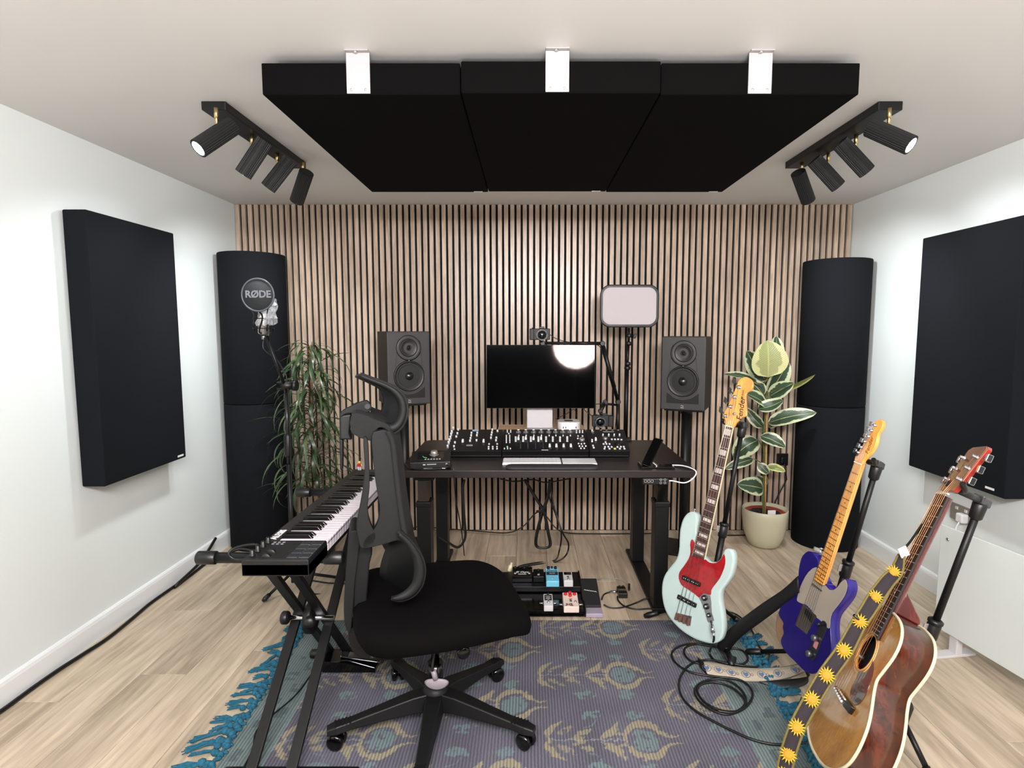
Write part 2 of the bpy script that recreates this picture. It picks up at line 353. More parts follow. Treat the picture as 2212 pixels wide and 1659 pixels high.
# ================================================================ DESK
DT = wood('desk_top_brown', (.10,.075,.075), (.135,.105,.10), .38, 0, 6, .02, bump=.04)
DZ, DX0, DX1, DY0, DY1 = .73, -.634, .822, 2.72, 3.5
t = thing('desk', 'dark brown sit-stand desk on black steel legs against the slatted wall', 'desk', ((DX0+DX1)/2, (DY0+DY1)/2, 0))
pts = [(DX0,DY0,DZ-.036),(DX1,DY0,DZ-.036),(DX1,DY1-.03,DZ-.036),(DX1-.03,DY1,DZ-.036),(DX0+.03,DY1,DZ-.036),(DX0,DY1-.03,DZ-.036)]
MB().prism(pts, (0,0,.036)).build('desk_top', DT, t, bevel=.002)
for x, o in ((-.515, -1), (.665, 1)):
    MB().box((x-.04, DY0+.02, 0.0), (x+.04, DY1+.03, .022)).build('foot', BLKM, t, bevel=.005)
    for y in (DY0+.07, DY1-.13):
        MB().box((x-.034, y-.045, .022), (x+.034, y+.045, .56)).box((x-.037, y-.048, .54), (x+.037, y+.048, .565)).build('leg', BLKM, t, bevel=.003)
        MB().box((x-.028, y-.038, .56), (x+.028, y+.038, DZ-.06)).build('inner_leg', GLOSS, t, bevel=.002)
    MB().box((x-.05, DY0+.05, DZ-.062), (x+.05, DY1-.06, DZ-.036)).build('side_rail', BLKM, t, bevel=.002)
MB().box((-.5, DY0+.33, DZ-.072), (.65, DY0+.38, DZ-.037)).build('crossbar', BLKM, t, bevel=.002)
# height controller
c = PY(1415, 1038, DY0+.005)
h = MB().box((c.x-.064, DY0-.012, c.z-.017), (c.x+.064, DY0+.03, DZ-.0365)).build('height_controller', BLK, t, bevel=.004)
RING = mat('button_ring', (.8,.8,.8), .5)
for dx, dz in ((-.05,0),(-.034,0),(-.018,0),(.024,.008),(.044,.008),(.024,-.008),(.044,-.008)):
    cc = Vector((c.x+dx, DY0-.0125, c.z+dz+.001)); r = .0065 if dx < 0 else .005
    MB().tube([cc+Vector((math.cos(a)*r, 0, math.sin(a)*r)) for a in [i*math.pi/8 for i in range(16)]], .0007, 4, closed=True).build('button', RING, h)
# monitor riser
RW = wood('riser_oak', (.66,.54,.42), (.78,.66,.53), .4, 0, 5, .02)
t = thing('monitor_riser', 'low light oak riser on the desk behind the mixing controllers', 'riser', (.08, 3.3, DZ))
ra, rb = PZ(1077, 922, .836).x, .33
MB().box((-.175, 3.212, .824), (.335, 3.44, .838)).build('riser_top', RW, t, bevel=.006, seg=3)
for x in (-.15, .30): MB().box((x-.008, 3.22, DZ), (x+.008, 3.42, .824)).build('side_support', RW, t, bevel=.002)
# monitor (tilted back a little)
tilt = R(5); mc = PY(1168, 813.5, 3.24); un = Vector((0, math.sin(tilt), math.cos(tilt))); nn = Vector((0, -math.cos(tilt), math.sin(tilt)))
t = thing('monitor', 'black flat monitor on a silver slab stand in the middle of the desk', 'monitor', (mc.x, 3.29, .838))
MB().obox(mc-nn*.012, (1,0,0), nn, un, .618, .022, .362).build('casing', SILVER, t, bevel=.004)
MB().obox(mc+nn*.0008, (1,0,0), nn, un, .616, .003, .360).build('screen', mat('screen_glass', (.006,.006,.008), .04, spec=.5), t, bevel=.001)
MB().obox(PY(1166, 895, 3.29)+Vector((0,0,.0)), (1,0,0), (0,1,0), un, .15, .012, .17).build('stand_neck', mat('stand_aluminium', (.66,.645,.65), .55, .3), t, bevel=.003)
MB().box((mc.x-.077, 3.215, .8385), (mc.x+.077, 3.34, .846)).build('stand_foot', MATS['stand_aluminium'], t, bevel=.003)
# small computer
c = PY(1229, 926, 3.24)
t = thing('mini_computer', 'small square silver computer on the riser right of the monitor stand', 'computer', (c.x, 3.27, .838))
def rrect(cx_, cy_, w_, d_, r_, z, n=6):
    pts = []
    for (sx, sy, a0) in ((1,1,0),(-1,1,90),(-1,-1,180),(1,-1,270)):
        for i in range(n+1):
            a = R(a0+90*i/n); pts.append((cx_+sx*(w_/2-r_)+r_*math.cos(a), cy_+sy*(d_/2-r_)+r_*math.sin(a), z))
    return pts
MB().prism(rrect(c.x, 3.275, .127, .127, .03, .842), (0,0,.046), sm=False).build('case', mat('aluminium', (.9,.89,.89), .3, .35), t, bevel=.004)
MB().prism(rrect(c.x, 3.275, .10, .10, .03, .838), (0,0,.0045)).build('base', BLK, t)
MB().prism(rrect(c.x, 3.275, .05, .05, .012, .888), (0,0,.0006)).build('top_emblem', BLK, t)
for dx in (-.034, -.02, .038): MB().box((c.x+dx-.0025, 3.2105, .853), (c.x+dx+.0025, 3.212, .863)).build('port', BLK, t)
# ---------------------------------------------------------------- mixing controllers
PANEL = mat('controller_panel', (.045,.045,.05), .4); CAP = mat('fader_cap_white', (.88,.88,.88), .35); SLOT = mat('slot_black', (.01,.01,.01), .7)
DIM = mat('button_dim', (.5,.5,.52), .5); GRN = mat('button_green', (.55,.8,.6), .5); YEL = mat('button_yellow', (.85,.82,.4), .5)
A = Vector((0, 3.0, .768)); Bk = Vector((0, 3.2, .846)); td = (Bk-A).normalized(); tl = (Bk-A).length; pn = Vector((0, -td.z, td.y))
def on(x, f, up=0): return Vector((x, 0, 0))+A+td*(f*tl)+pn*up
def btn(m, x, f, w_, h_, t_=.006): m.obox(on(x, f, t_/2), (1,0,0), td, pn, w_, h_, t_)
def controller(lab, x0, x1, fill):
    t = thing('mixing_controller', lab, 'controller', ((x0+x1)/2, 3.1, DZ), 'black control surfaces in a row on the desk')
    x0 += .0015; x1 -= .0015
    ga, gb = Vector((0,3.004,DZ+.002)), Vector((0,3.19,DZ+.002))
    MB().prism([Vector((x0,3.012,DZ+.002)), Vector((x0,3.19,DZ+.002)), on(x0,1,-.004), on(x0,.01,-.004)], (x1-x0,0,0)).build('housing', BLKM, t, bevel=.002)
    MB().obox(on((x0+x1)/2, .5, -.001), (1,0,0), td, pn, x1-x0, tl+.008, .004).build('top_panel', PANEL, t, bevel=.0012)
    lip = MB(); n = int((x1-x0)/.006)
    for i in range(n):
        for j in range(4):
            xx = x0+.004+(i+(.5 if j % 2 else 0))*.006
            if xx < x1-.004: lip.obox((xx, 3.0105-.0002+(.0-.0*j), DZ+.009+j*.006), (1,0,0), (0,1,0), (0,0,1), .0032, .001, .003)
    o = lip.build('front_perforation', mat('perforation', (.2,.2,.21), .4), t); o['kind'] = 'stuff'
    fill(t, x0, x1)
def caps(t, lst, w_=.012, h_=.018, hh=.014, mm=None):
    p = None
    for (x, f) in lst:
        c = on(x, f, .001)
        if p is None: p = MB().hexa([c+Vector((sx*w_/2,0,0))+td*sy*h_/2 for sx, sy in ((-1,-1),(1,-1),(1,1),(-1,1))], [c+pn*hh+Vector((sx*w_*.38,0,0))+td*sy*h_*.38 for sx, sy in ((-1,-1),(1,-1),(1,1),(-1,1))]).build('fader_cap', mm or CAP, t, bevel=.0008, seg=1, loc=c)
        else: inst(p, 'fader_cap', t, c-Vector(t.location))
def knobs(t, lst, r=.006, h=.013, mm=None, name='knob'):
    p = None
    for (x, f) in lst:
        c = on(x, f, .001)
        if p is None: p = MB().lathe([(r*1.15,0),(r,h*.9),(r*.9,h),(0,h)], c, pn, 14).build(name, mm or CAP, t, loc=c)
        else: inst(p, name, t, c-Vector(t.location))
def slots(t, lst, l=.5):
    m = MB()
    for (x, f) in lst: m.obox(on(x, f, .0012), (1,0,0), td, pn, .003, tl*l, .0006)
    o = m.build('fader_slots', SLOT, t); o['kind'] = 'stuff'
def btns(t, lst, mm=CAP, w_=.008, h_=.010, name='buttons'):
    m = MB()
    for (x, f) in lst: btn(m, x, f, w_, h_, .005)
    o = m.build(name, mm, t); o['kind'] = 'stuff'
def ux(u, f):   # crop coordinate of the desk close-up to x on the panel
    return (((u/4.809+940)-CX)/F)*(3.0+.2*f)/.987
def left_fill(t, x0, x1):
    knobs(t, [(ux(u,f),f) for (u,f) in ((190,1.0),(175,.82),(168,.70),(160,.55),(150,.42),(140,.29),(130,.12))], .0055, .02)
    knobs(t, [(ux(u,f),f) for (u,f) in ((240,.97),(232,.78),(220,.62),(205,.34),(195,.16),(378,.80),(374,.68),(368,.54),(362,.42),(438,.80),(434,.68),(430,.44),(594,.96),(590,.82),(584,.70),(580,.56),(648,.9),(636,.56),(632,.44))], .005, .012)
    slots(t, [(ux(300,.6),.6),(ux(515,.6),.6),(ux(290,.35),.35)], .5)
    caps(t, [(ux(287,.42),.42),(ux(503,.42),.42)], .012, .02, .014)
    btns(t, [(ux(u,f),f) for u in (555,598,642) for f in (.08,.17)]+[(ux(560,.3),.3),(ux(200,.06),.06),(ux(645,.3),.3)], CAP, .008, .008)
    MB().obox(on(ux(420,.97),.96,.002), (1,0,0), td, pn, .034, .014, .003).build('display', mat('display_blue', (.55,.68,.75), .3), t)
    MB().obox(on(ux(356,.24),.24,.002), (1,0,0), td, pn, .034, .012, .002).build('label_strip', DIM, t)
def mid_fill(t, x0, x1):
    fx = [865,942,1022,1100,1180,1250,1325,1400]
    slots(t, [(ux(u,.35),.33) for u in fx], .5)
    caps(t, [(ux(u,f),f) for u, f in zip(fx[:4], (.54,.55,.54,.54))]+[(ux(u+10,.18),.2) for u in fx[4:]], .012, .02, .014)
    knobs(t, [(ux(u+4,.78),.78) for u in fx], .005, .018, SILVER)
    MBm = MB()
    for u in fx: btn(MBm, ux(u,.88), .87, .026, .018, .003)
    o = MBm.build('channel_displays', mat('display_grey', (.42,.42,.44), .3), t); o['kind'] = 'stuff'
    btns(t, [(ux(u,.98),.985) for u in fx], CAP, .012, .006)
    btns(t, [(ux(u-28,f),f) for u in fx for f in (.44,.53,.62)], CAP, .010, .011); btns(t, [(ux(u+4,f),f) for u in fx for f in (.70,)], CAP, .007, .009)
    btns(t, [(ux(u,f),f) for u in (750,785) for f in (.88,.96)]+[(ux(765,.8),.8)]+[(ux(u,f),f) for u in (740,775) for f in (.62,.54,.46,.38,.7)]+[(ux(u,.1),.09) for u in (720,752,782)], CAP, .006, .009)
    btns(t, [(ux(u,.17),.17) for u in (750,)], GRN, .008, .009, 'lit_button')
    m = MB()
    for u in fx:
        for k in range(7): m.obox(on(ux(u+22,.3), .1+k*.06, .0012), (1,0,0), td, pn, .006, .0012, .0005)
    o = m.build('fader_scale', DIM, t); o['kind'] = 'stuff'
    knobs(t, [(ux(1525,.46),.46)], .014, .016, SILVER, 'jog_wheel')
    btns(t, [(ux(u,f),f) for (u,f) in ((1468,.94),(1500,.94),(1530,.94),(1468,.85),(1500,.86),(1530,.86),(1484,.68),(1530,.68),(1482,.56),(1490,.32),(1520,.3),(1550,.32),(1500,.2),(1530,.19),(1565,.2),(1515,.1),(1550,.1))], CAP, .008, .008)
    MB().obox(on(ux(1140,.03),.03,.0015), (1,0,0), td, pn, .036, .004, .0006).build('name_print', WPRINT, t)
def right_fill(t, x0, x1):
    knobs(t, [(ux(1640,.8),.8)], .005, .018, SILVER)
    caps(t, [(ux(1668,.5),.5)], .012, .02, .014)
    btns(t, [(ux(u,f),f) for (u,f) in ((1630,.96),(1632,.88),(1630,.5),(1630,.42),(1640,.22),(1648,.13))], CAP, .009, .010)
    MB().obox(on(ux(1800,.9),.9,.002), (1,0,0), td, pn, .062, .006, .002).build('display', DIM, t)
    btns(t, [(ux(u,.975),.975) for u in (1720,1780,1840,1900)], DIM, .01, .004)
    knobs(t, [(ux(u,.68),.68) for u in (1742,1802,1858,1914)], .0045, .016)
    knobs(t, [(ux(1768,.5),.5)], .011, .016, SILVER, 'jog_wheel')
    knobs(t, [(ux(1905,.32),.32)], .019, .006, GLOSS, 'dial')
    btns(t, [(ux(u,f),f) for (u,f) in ((1835,.52),(1868,.52),(1900,.52),(1935,.5),(1750,.3),(1780,.3),(1812,.3),(1770,.38),(1760,.08),(1765,.16),(1800,.17),(1812,.08),(1835,.16),(1895,.16),(1920,.08),(1930,.17),(1968,.08),(1960,.17))], CAP, .009, .009)
    btns(t, [(ux(1868,.08),.08)], YEL, .012, .011, 'lit_button')
controller('left mixing controller with slanted rows of white knobs behind the audio interface', -.433, -.1385, left_fill)
controller('widest mixing controller in the middle with eight faders', -.1385, .329, mid_fill)
controller('right mixing controller with a black dial beside the light stand', .329, .549, right_fill)
# keyboard, trackpad, wrist rest
t = thing('computer_keyboard', 'white computer keyboard in front of the mixing controllers', 'keyboard', (.02, 2.89, DZ))
kx0, kx1 = PZ(1086, 1000, DZ).x, PZ(1212, 1000, DZ).x
MB().box((kx0, 2.835, DZ), (kx1, 2.955, DZ+.008)).build('base', CAP, t, bevel=.002)
m = MB()
for r_ in range(6):
    n = 14; y = 2.842+r_*.0185
    for i in range(n):
        w_ = (kx1-kx0-.008)/n
        if r_ == 0 and i in (4,5,6,7): continue
        m.box((kx0+.004+i*w_+.0006, y, DZ+.008), (kx0+.004+(i+1)*w_-.0006, y+.016, DZ+.0115))
m.box((kx0+.004+4*w_, 2.842, DZ+.008), (kx0+.004+8*w_, 2.858, DZ+.0115))
o = m.build('keys', CAP, t); o['kind'] = 'stuff'
t = thing('trackpad', 'white trackpad right of the white keyboard', 'trackpad', (.3, 2.89, DZ))
MB().box((kx1+.006, 2.835, DZ), (PZ(1288,1000,DZ).x, 2.955, DZ+.009)).build('touch_surface', CAP, t, bevel=.003)
wr = mat('wrist_rest_grey', (.15,.14,.15), .75, bump=.1, scale=500)
wa, wb_ = PZ(1093,1008,DZ).x, PZ(1291,1008,DZ).x
m = MB(); rows = []
for zf, ins in ((0,0),(.007,-.0015),(.012,.004),(.014,.012)):
    rows.append([Vector(p) for p in rrect((wa+wb_)/2, 2.778, wb_-wa-2*ins, .076-2*ins, .036-ins, DZ+zf, 8)])
m.grid(rows, closed=True); m.add(rows[-1], [tuple(range(len(rows[-1])))], True); m.add(rows[0], [tuple(range(len(rows[0])))])
o = m.build('wrist_rest', wr); tag(o, 'dark grey padded wrist rest at the front of the desk', 'wrist rest')
# audio interface
c = Vector((PZ(940,1000,DZ).x, 2.82, DZ)); a = R(7); ax = Vector((math.cos(a), math.sin(a), 0)); ay = Vector((-math.sin(a), math.cos(a), 0)); az = Vector((0,0,1))
c = c+Vector((-.01,.0,0))
t = thing('audio_interface', 'black wedge-shaped audio interface with a big silver knob on the desk', 'audio interface', tuple(c))
prof = [(-.075,.004),(.075,.004),(.075,.062),(-.075,.036)]
MB().prism([c-ax*.098+ay*p+az*z for p, z in prof], ax*.196).build('case', mat('interface_black', (.06,.06,.062), .45), t, bevel=.003)
tu = (ay*.15+az*.026).normalized(); tn = ax.cross(tu)
def onI(x, f, up=0): return c+ax*x-ay*.075+az*.036+tu*(f*.152)+tn*up
MB().obox(onI(.0,.55,.0008), ax, tu, tn, .13, .085, .001).build('control_panel', GLOSS, t)
MB().lathe([(.019,0),(.019,.004),(.016,.017),(.014,.019),(0,.019)], onI(.015,.66,.001), tn, 32).build('volume_knob', mat('knob_grey', (.62,.60,.58), .3, .6), t)
cc = onI(.015,.66,.0018); MB().tube([cc+(ax*math.cos(q)+tu*math.sin(q))*.023 for q in [R(i*7+190) for i in range(23)]], .0009, 5).build('knob_ring', WPRINT, t)
cc = onI(-.018,.5,.0018); MB().tube([cc+(ax*math.cos(q)+tu*math.sin(q))*.022 for q in [R(i*8+180) for i in range(12)]], .001, 5).build('level_ring', mat('led_green', (.35,.8,.4), .4, emit=.6), t)
m = MB()
for i in range(6): m.obox(onI(-.025+i*.014,.22,.002), ax, tu, tn, .008, .005, .002)
o = m.build('buttons', WPRINT, t); o['kind'] = 'stuff'
MB().lathe([(.006,0),(.006,.004),(.003,.005)], c+ax*.078-ay*.0752+az*.024, -ay, 12).build('jack_socket', CHROME, t)
MB().obox(c-ax*.03-ay*.0753+az*.024, ax, ay, az, .012, .0006, .005).obox(c+ax*.006-ay*.0753+az*.025, ax, ay, az, .045, .0006, .003).build('front_print', WPRINT, t)
t = thing('jack_cable', 'short black patch cable with silver plugs coiled at the front of the audio interface', 'cable', tuple(c-ay*.09))
q0 = c-ay*.092+az*.007
MB().tube(smooth_path([q0+ax*.02, q0+ax*.06, q0+ax*.03-ay*.006, q0-ax*.05-ay*.004, q0-ax*.1+ay*.03, q0-ax*.12+ay*.08, q0-ax*.13+ay*.12]), .003, 8).build('cord', CABLE, t)
MB().cyl(q0-ax*.035, q0+ax*.01, .005, n=10).build('plug', CHROME, t); MB().cyl(q0+ax*.055, q0+ax*.075, .005, n=10).build('plug', CHROME, t)
hp = c+ax*.078-ay*.079+az*.024
o = MB().tube(smooth_path([hp, hp-ay*.025+ax*.008, PY(979,1012,DY0-.006), PY(981,1040,DY0-.008), PY(985,1080,2.75), PY(994,1130,2.85), PY(1000,1170,2.95), PY(1003,1200,3.0)]), .0028, 8).build('headphone_cable', CABLE)
tag(o, 'thin black cable dropping over the desk edge from the audio interface', 'cable')
# tablet / phone on stand
t = thing('phone_stand', 'black folding phone stand on the right end of the desk', 'stand', (PZ(1418,1008,DZ).x, 2.79, DZ))
b0 = PZ(1384,1010,DZ); b1 = PZ(1452,1006,DZ)
MB().box((b0.x, 2.765, DZ), (b1.x, 2.845, DZ+.006)).box((b0.x-.004, 2.765, DZ), (b0.x+.006, 2.845, DZ+.016)).build('base_plate', GLOSS, t, bevel=.002)
pl, ph_ = Vector((b0.x+.03, 2.80, DZ+.008)), Vector((b0.x+.098, 2.83, DZ+.137)); d_ = (ph_-pl).normalized()
MB().bar(pl+d_*.03+Vector((.008,0,0)), Vector((b0.x+.085,2.8,DZ+.006)), .03, .004).build('prop', SILVER, t, bevel=.001)
t = thing('smartphone', 'dark smartphone leaning on the folding stand on the desk', 'phone', tuple(pl))
fw = Vector((.35,-.9,0)).normalized(); fw = (fw-d_*fw.dot(d_)).normalized(); nx_ = d_.cross(fw)
MB().obox((pl+ph_)/2+fw*.02*0-nx_*.0, d_, fw, nx_, .148, .075, .008).build('body', GLOSS, t, bevel=.003)
wc = mat('white_cable', (.92,.92,.92), .45)
k0 = b1+Vector((0,.0,.006)); kk = PY(1446, 1039, DY0)
o = MB().tube(smooth_path([Vector((b1.x-.005,2.8,DZ+.008)), PY(1475,1006,2.77), PY(1497,1013,2.715), PY(1504,1022,2.69), PY(1495,1035,2.69), PY(1478,1043,2.70), Vector((kk.x+.02,DY0+.0,kk.z)), Vector((kk.x,DY0+.005,kk.z))]), .0032, 8).build('charging_cable', wc)
tag(o, 'white charging cable looping off the right desk corner', 'cable')
# ================================================================ SPEAKERS
BAF = mat('speaker_baffle', (.19,.18,.185), .5, bump=.05, scale=300); CAB = mat('speaker_cabinet', (.08,.08,.072), .55, bump=.08, scale=250)
CONE = mat('speaker_cone', (.028,.028,.03), .35); RUB = mat('rubber_surround', (.018,.018,.02), .45)
def speaker(lab, slab, fc, toe, base):
    # fc: front bottom centre, toe: facing angle
    n = Vector((math.sin(toe), -math.cos(toe), 0)); ax = Vector((math.cos(toe), math.sin(toe), 0)); az = Vector((0,0,1)); W_, H_, D_ = .262, .446, .27
    t = thing('studio_monitor_speaker', lab, 'speaker', tuple(fc-n*.13), 'black studio speakers on stands')
    f = lambda x, z, o=0: fc+ax*x+az*z+n*o
    MB().obox(fc-n*(D_/2+.004)+az*H_/2, ax, n, az, W_, D_, H_).build('cabinet', CAB, t, bevel=.004)
    # baffle with port opening
    b = MB().obox(fc+az*H_/2-n*.006, ax, n, az, W_, .018, H_).build('baffle', BAF, t, bevel=.006, seg=3)
    def ring(c, r0, w_, o, m_, nm):
        MB().lathe([(r0+w_,.0),(r0+w_*.8,o),(r0+w_*.2,o),(r0,.0005)], c, n, 56).build(nm, m_, t)
    cw_, ct = f(0,.175,.003), f(0,.346,.003)
    # waveguide lobe: raised contour around both drivers
    pts = []
    for i in range(60):
        q = i/60*2*math.pi; z_ = .25+.175*math.sin(q); wd = .092-.022*math.cos((z_-.26)/.175*math.pi*1.0) if False else None
        k_ = math.sin(q); c_ = math.cos(q); wid = (.100 if k_ < 0 else .083)*(1-.0*k_)*(.70+.30*abs(k_)) if abs(k_) < .85 else (.100 if k_ < 0 else .083)
        if k_ < 0: px, pz = c_*.103*(.82+.18*min(1,abs(k_)*1.6)), .175+k_*.103-(0)
        else: px, pz = c_*.085*(.86+.14*min(1,abs(k_)*1.6)), .335+k_*.085
        pts.append(f(px, pz+(-.0 if k_ < 0 else 0), .0035))
    MB().tube(pts, .0016, 6, closed=True).build('baffle_contour', BAF, t)
    MB().lathe([(.095,.0),(.092,.006),(.086,.005),(.080,.0),(.074,.003),(.068,-.004+.0045),(.034,-.0+.0008),(.026,.0008)], cw_, n, 64).build('woofer_surround', RUB, t)
    MB().lathe([(.068,.003),(.05,.0015),(.03,.0009),(.024,.0009)], cw_+n*.0012, n, 64).build('woofer_cone', CONE, t)
    MB().lathe([(.026,.002),(.024,.008),(.018,.013),(.010,.016),(0,.0175)], cw_, n, 32).build('dust_cap', mat('dust_cap', (.10,.10,.11), .2), t)
    MB().lathe([(.078,.0),(.070,.004),(.058,.003),(.054,.0014)], ct, n, 56).build('tweeter_waveguide', BAF, t)
    MB().lathe([(.055,.0012),(.05,.005),(.046,.003),(.03,.0014),(.018,.0012),(.016,.004),(.013,.004),(.012,.0014)], ct, n, 48).build('tweeter_horn', RUB, t)
    MB().lathe([(.010,.001),(.008,.006),(0,.008)], ct, n, 24).build('tweeter_dome', mat('dust_cap'), t) if False else MB().lathe([(.010,.001),(.008,.006),(0,.008)], ct, n, 24).build('tweeter_dome', MATS['dust_cap'], t)
    pp = []
    for i in range(15):
        an = R(222+i*96/14); pp.append(f(.112*math.cos(an), .175+.112*math.sin(an), .0035))
    pp = [f(.096,.04,.0035), f(-.096,.04,.0035), f(-.096,.105,.0035)]+pp[1:-1]+[f(.096,.105,.0035)]
    MB().prism([p-n*.001 for p in pp], n*.0012).build('bass_port', SLOT, t)
    MB().obox(f(0,.268,.0035), ax, n, az, .004, .002, .003).build('status_led', mat('led_white', (.8,.95,1), .3, emit=3), t)
    MB().tube([f(-.008,.026,.004), f(-.003,.03,.004), f(.003,.024,.004), f(.008,.028,.004)], .0012, 5).build('logo', WPRINT, t)
    text('logo_print', 'KALI', f(0,.015,.0032), ax, az, .009, WPRINT, t)
    # stand
    s = thing('speaker_stand', slab, 'stand', (base.x, base.y, 0), 'black speaker stands behind the desk')
    top = fc.z-.0005; pc = Vector((base.x, base.y, 0))
    MB().obox((pc.x, pc.y, top-.006), ax, n, az, .23, .24, .011).build('top_plate', BLKM, s, bevel=.002)
    MB().cyl((pc.x, pc.y, .012), (pc.x, pc.y, top-.011), .029, n=24).cyl((pc.x,pc.y,top-.04),(pc.x,pc.y,top-.011),.036,n=24).build('pole', BLKM, s)
    MB().obox((pc.x, pc.y, .007), ax, n, az, .27, .28, .013).build('base_plate', BLKM, s, bevel=.003)
fl_ = PY(885, 874, 3.46); fr_ = PY(1473.5, 886, 3.44)
tl_, tr_ = R(26), R(-25)
speaker('black studio speaker left of the monitor above the headrest', 'black speaker stand behind the left end of the desk', fl_, tl_, fl_-Vector((math.sin(tl_),-math.cos(tl_),0))*.15)
speaker('black studio speaker right of the monitor beside the key light', 'black speaker stand behind the right end of the desk', fr_, tr_, fr_-Vector((math.sin(tr_),-math.cos(tr_),0))*.15)
# ================================================================ KEY LIGHT + CAMERA ARM
t = thing('key_light', 'white rounded-rectangle key light on a black pole behind the desk', 'light', (PY(1356,940,3.52).x, 3.52, DZ))
KY = 3.5; c = PY(1360.5, 661, KY); wk = 126/F*KY; hk = 91/F*KY
def rr(cx_, cz_, w_, h_, r_, y, n=8):
    return [Vector((p[0], y, p[1])) for p in [(q[0], q[1]) for q in rrect(cx_, cz_, w_, h_, r_, 0, n)]]
MB().prism(rr(c.x, c.z, wk, hk, .062, KY), (0,.03,0)).build('light_body', BLK, t, bevel=.006, seg=3)
MB().prism(rr(c.x-.002, c.z, wk-.032, hk-.034, .048, KY-.004), (0,.0045,0)).build('diffuser', mat('diffuser_white', (.72,.69,.70), .9), t, bevel=.002)
p = PY(1358, 720, KY+.02); q = Vector((PY(1350, 942, KY+.02).x, KY+.02, .002))
MB().cyl((p.x, KY+.02, c.z-hk/2-.002), (p.x+.001, KY+.02, c.z-hk/2-.10), .008, n=12).build('tilt_rod', BLKM, t)
MB().cyl(PY(1357,745,KY+.02), PY(1354,795,KY+.02), .010, n=14).cyl(PY(1354,795,KY+.02), PY(1351,948,KY+.02), .014, n=16).build('pole', BLKM, t)
for (u,v,r) in ((1359,725,.016),(1358,742,.018),(1356,786,.017),(1355,795,.019)): MB().lathe([(r*.8,-.012),(r,-.006),(r,.006),(r*.8,.012)], PY(u,v,KY+.02), (0,0,1), 16).build('clamp_knob', BLK, t)
MB().obox(PY(1371,726,KY), (1,0,0), (0,1,0), (.3,0,1), .016, .02, .03).build('clamp_lever', BLK, t, bevel=.003)
MB().box((q.x-.03, 3.455, DZ-.07), (q.x+.03, 3.53, DZ-.055)).box((q.x-.03, 3.503, DZ-.07), (q.x+.03, 3.53, DZ+.012)).box((q.x-.03, 3.455, DZ+.0005), (q.x+.03, 3.53, DZ+.014)).build('desk_clamp', BLKM, t, bevel=.002)
def camera_body(name_l, lab, c, grp, flip=False):
    t = thing('photo_camera', lab, 'camera', tuple(c), grp)
    MB().obox(c, (1,0,0), (0,1,0), (0,0,1), .118, .034, .066).obox(c+Vector((-.046 if not flip else .046,-.02,0)), (1,0,0), (0,1,0), (0,0,1), .026, .02, .064).build('body', mat('camera_black', (.05,.05,.05), .55, bump=.2, scale=500), t, bevel=.004)
    lc = c+Vector((.012 if not flip else -.016,-.017,-.004))
    MB().lathe([(.030,0),(.031,.02),(.029,.028),(.024,.03),(.021,.024),(.0,.022)], lc, (0,-1,0), 32).build('lens', BLK, t)
    MB().lathe([(.019,.0245),(.012,.027),(0,.028)], lc, (0,-1,0), 24).build('lens_glass', GLOSS, t)
    MB().tube([lc+Vector((math.cos(q)*.0295,-.029,math.sin(q)*.0295)) for q in [R(i*12) for i in range(30)]], .0008, 4, closed=True).build('lens_ring', SILVER, t)
    MB().obox(c+Vector((.012,-.004,.038)), (1,0,0), (0,1,0), (0,0,1), .03, .03, .012).build('viewfinder_hump', BLK, t, bevel=.003)
    MB().lathe([(.007,0),(.007,.006),(0,.006)], c+Vector((-.038,-.004,.033)), (0,0,1), 14).build('shutter_dial', BLK, t)
    return t
c1 = PY(1166, 722, 3.30); camera_body('', 'small black camera on the boom arm above the monitor', c1, 'black cameras on the desk arms')
c2 = PY(1301, 909, 3.30); camera_body('', 'black camera hanging upside down right of the small computer', c2, 'black cameras on the desk arms', True)
t = thing('camera_boom_arm', 'black folding boom arm reaching over the monitor from the back of the desk', 'boom arm', (PY(1336,940,3.42).x, 3.42, DZ))
a0, a1, a2, a3 = PY(1172,741,3.33), PY(1301,742,3.40), PY(1335,868,3.42), PY(1335,945,3.42); a3 = Vector((a3.x, 3.42, DZ))
MB().cyl(a0, a1, .0085, n=12).cyl(a0+(a1-a0)*.5, a1, .0105, n=12).build('upper_arm', BLKM, t)
MB().cyl(a1, a2, .011, n=12).cyl(a1+(a2-a1)*.05, a1+(a2-a1)*.75, .013, n=12).build('lower_arm', BLKM, t)
MB().cyl(a2, a3, .012, n=14).build('post', BLKM, t)
for q in (a0, a1, a2): MB().lathe([(.012,-.014),(.016,-.010),(.016,.010),(.012,.014)], q, (0,1,0), 16).build('joint', BLK, t)
MB().box((a3.x-.03, 3.39, DZ), (a3.x+.03, 3.46, DZ+.012)).build('clamp', BLKM, t, bevel=.002)
MB().cyl(a0, c1-Vector((0,-.0,.034)), .006, n=10).build('ball_head', BLK, t)
g = a3+Vector((0,0,.17)); 
t = thing('camera_clamp_arm', 'short black articulated arm holding the lower camera', 'boom arm', tuple(g))
e1, e2 = PY(1306,872,3.36), PY(1297,888,3.32)
MB().cyl(a2-Vector((0,0,.02)), e1, .007, n=10).cyl(e1, e2, .011, n=10).cyl(e2, c2+Vector((0,0,.034)), .007, n=10).build('arm', BLKM, t)
for q in (e1, e2): MB().lathe([(.01,-.012),(.014,-.008),(.014,.008),(.01,.012)], q, (0,1,0), 14).build('joint', BLK, t)
MB().obox(e1+Vector((.004,-.01,.012)), (1,0,.6), (0,1,0), (-.6,0,1), .02, .012, .03).build('locking_knob', BLK, t, bevel=.003)
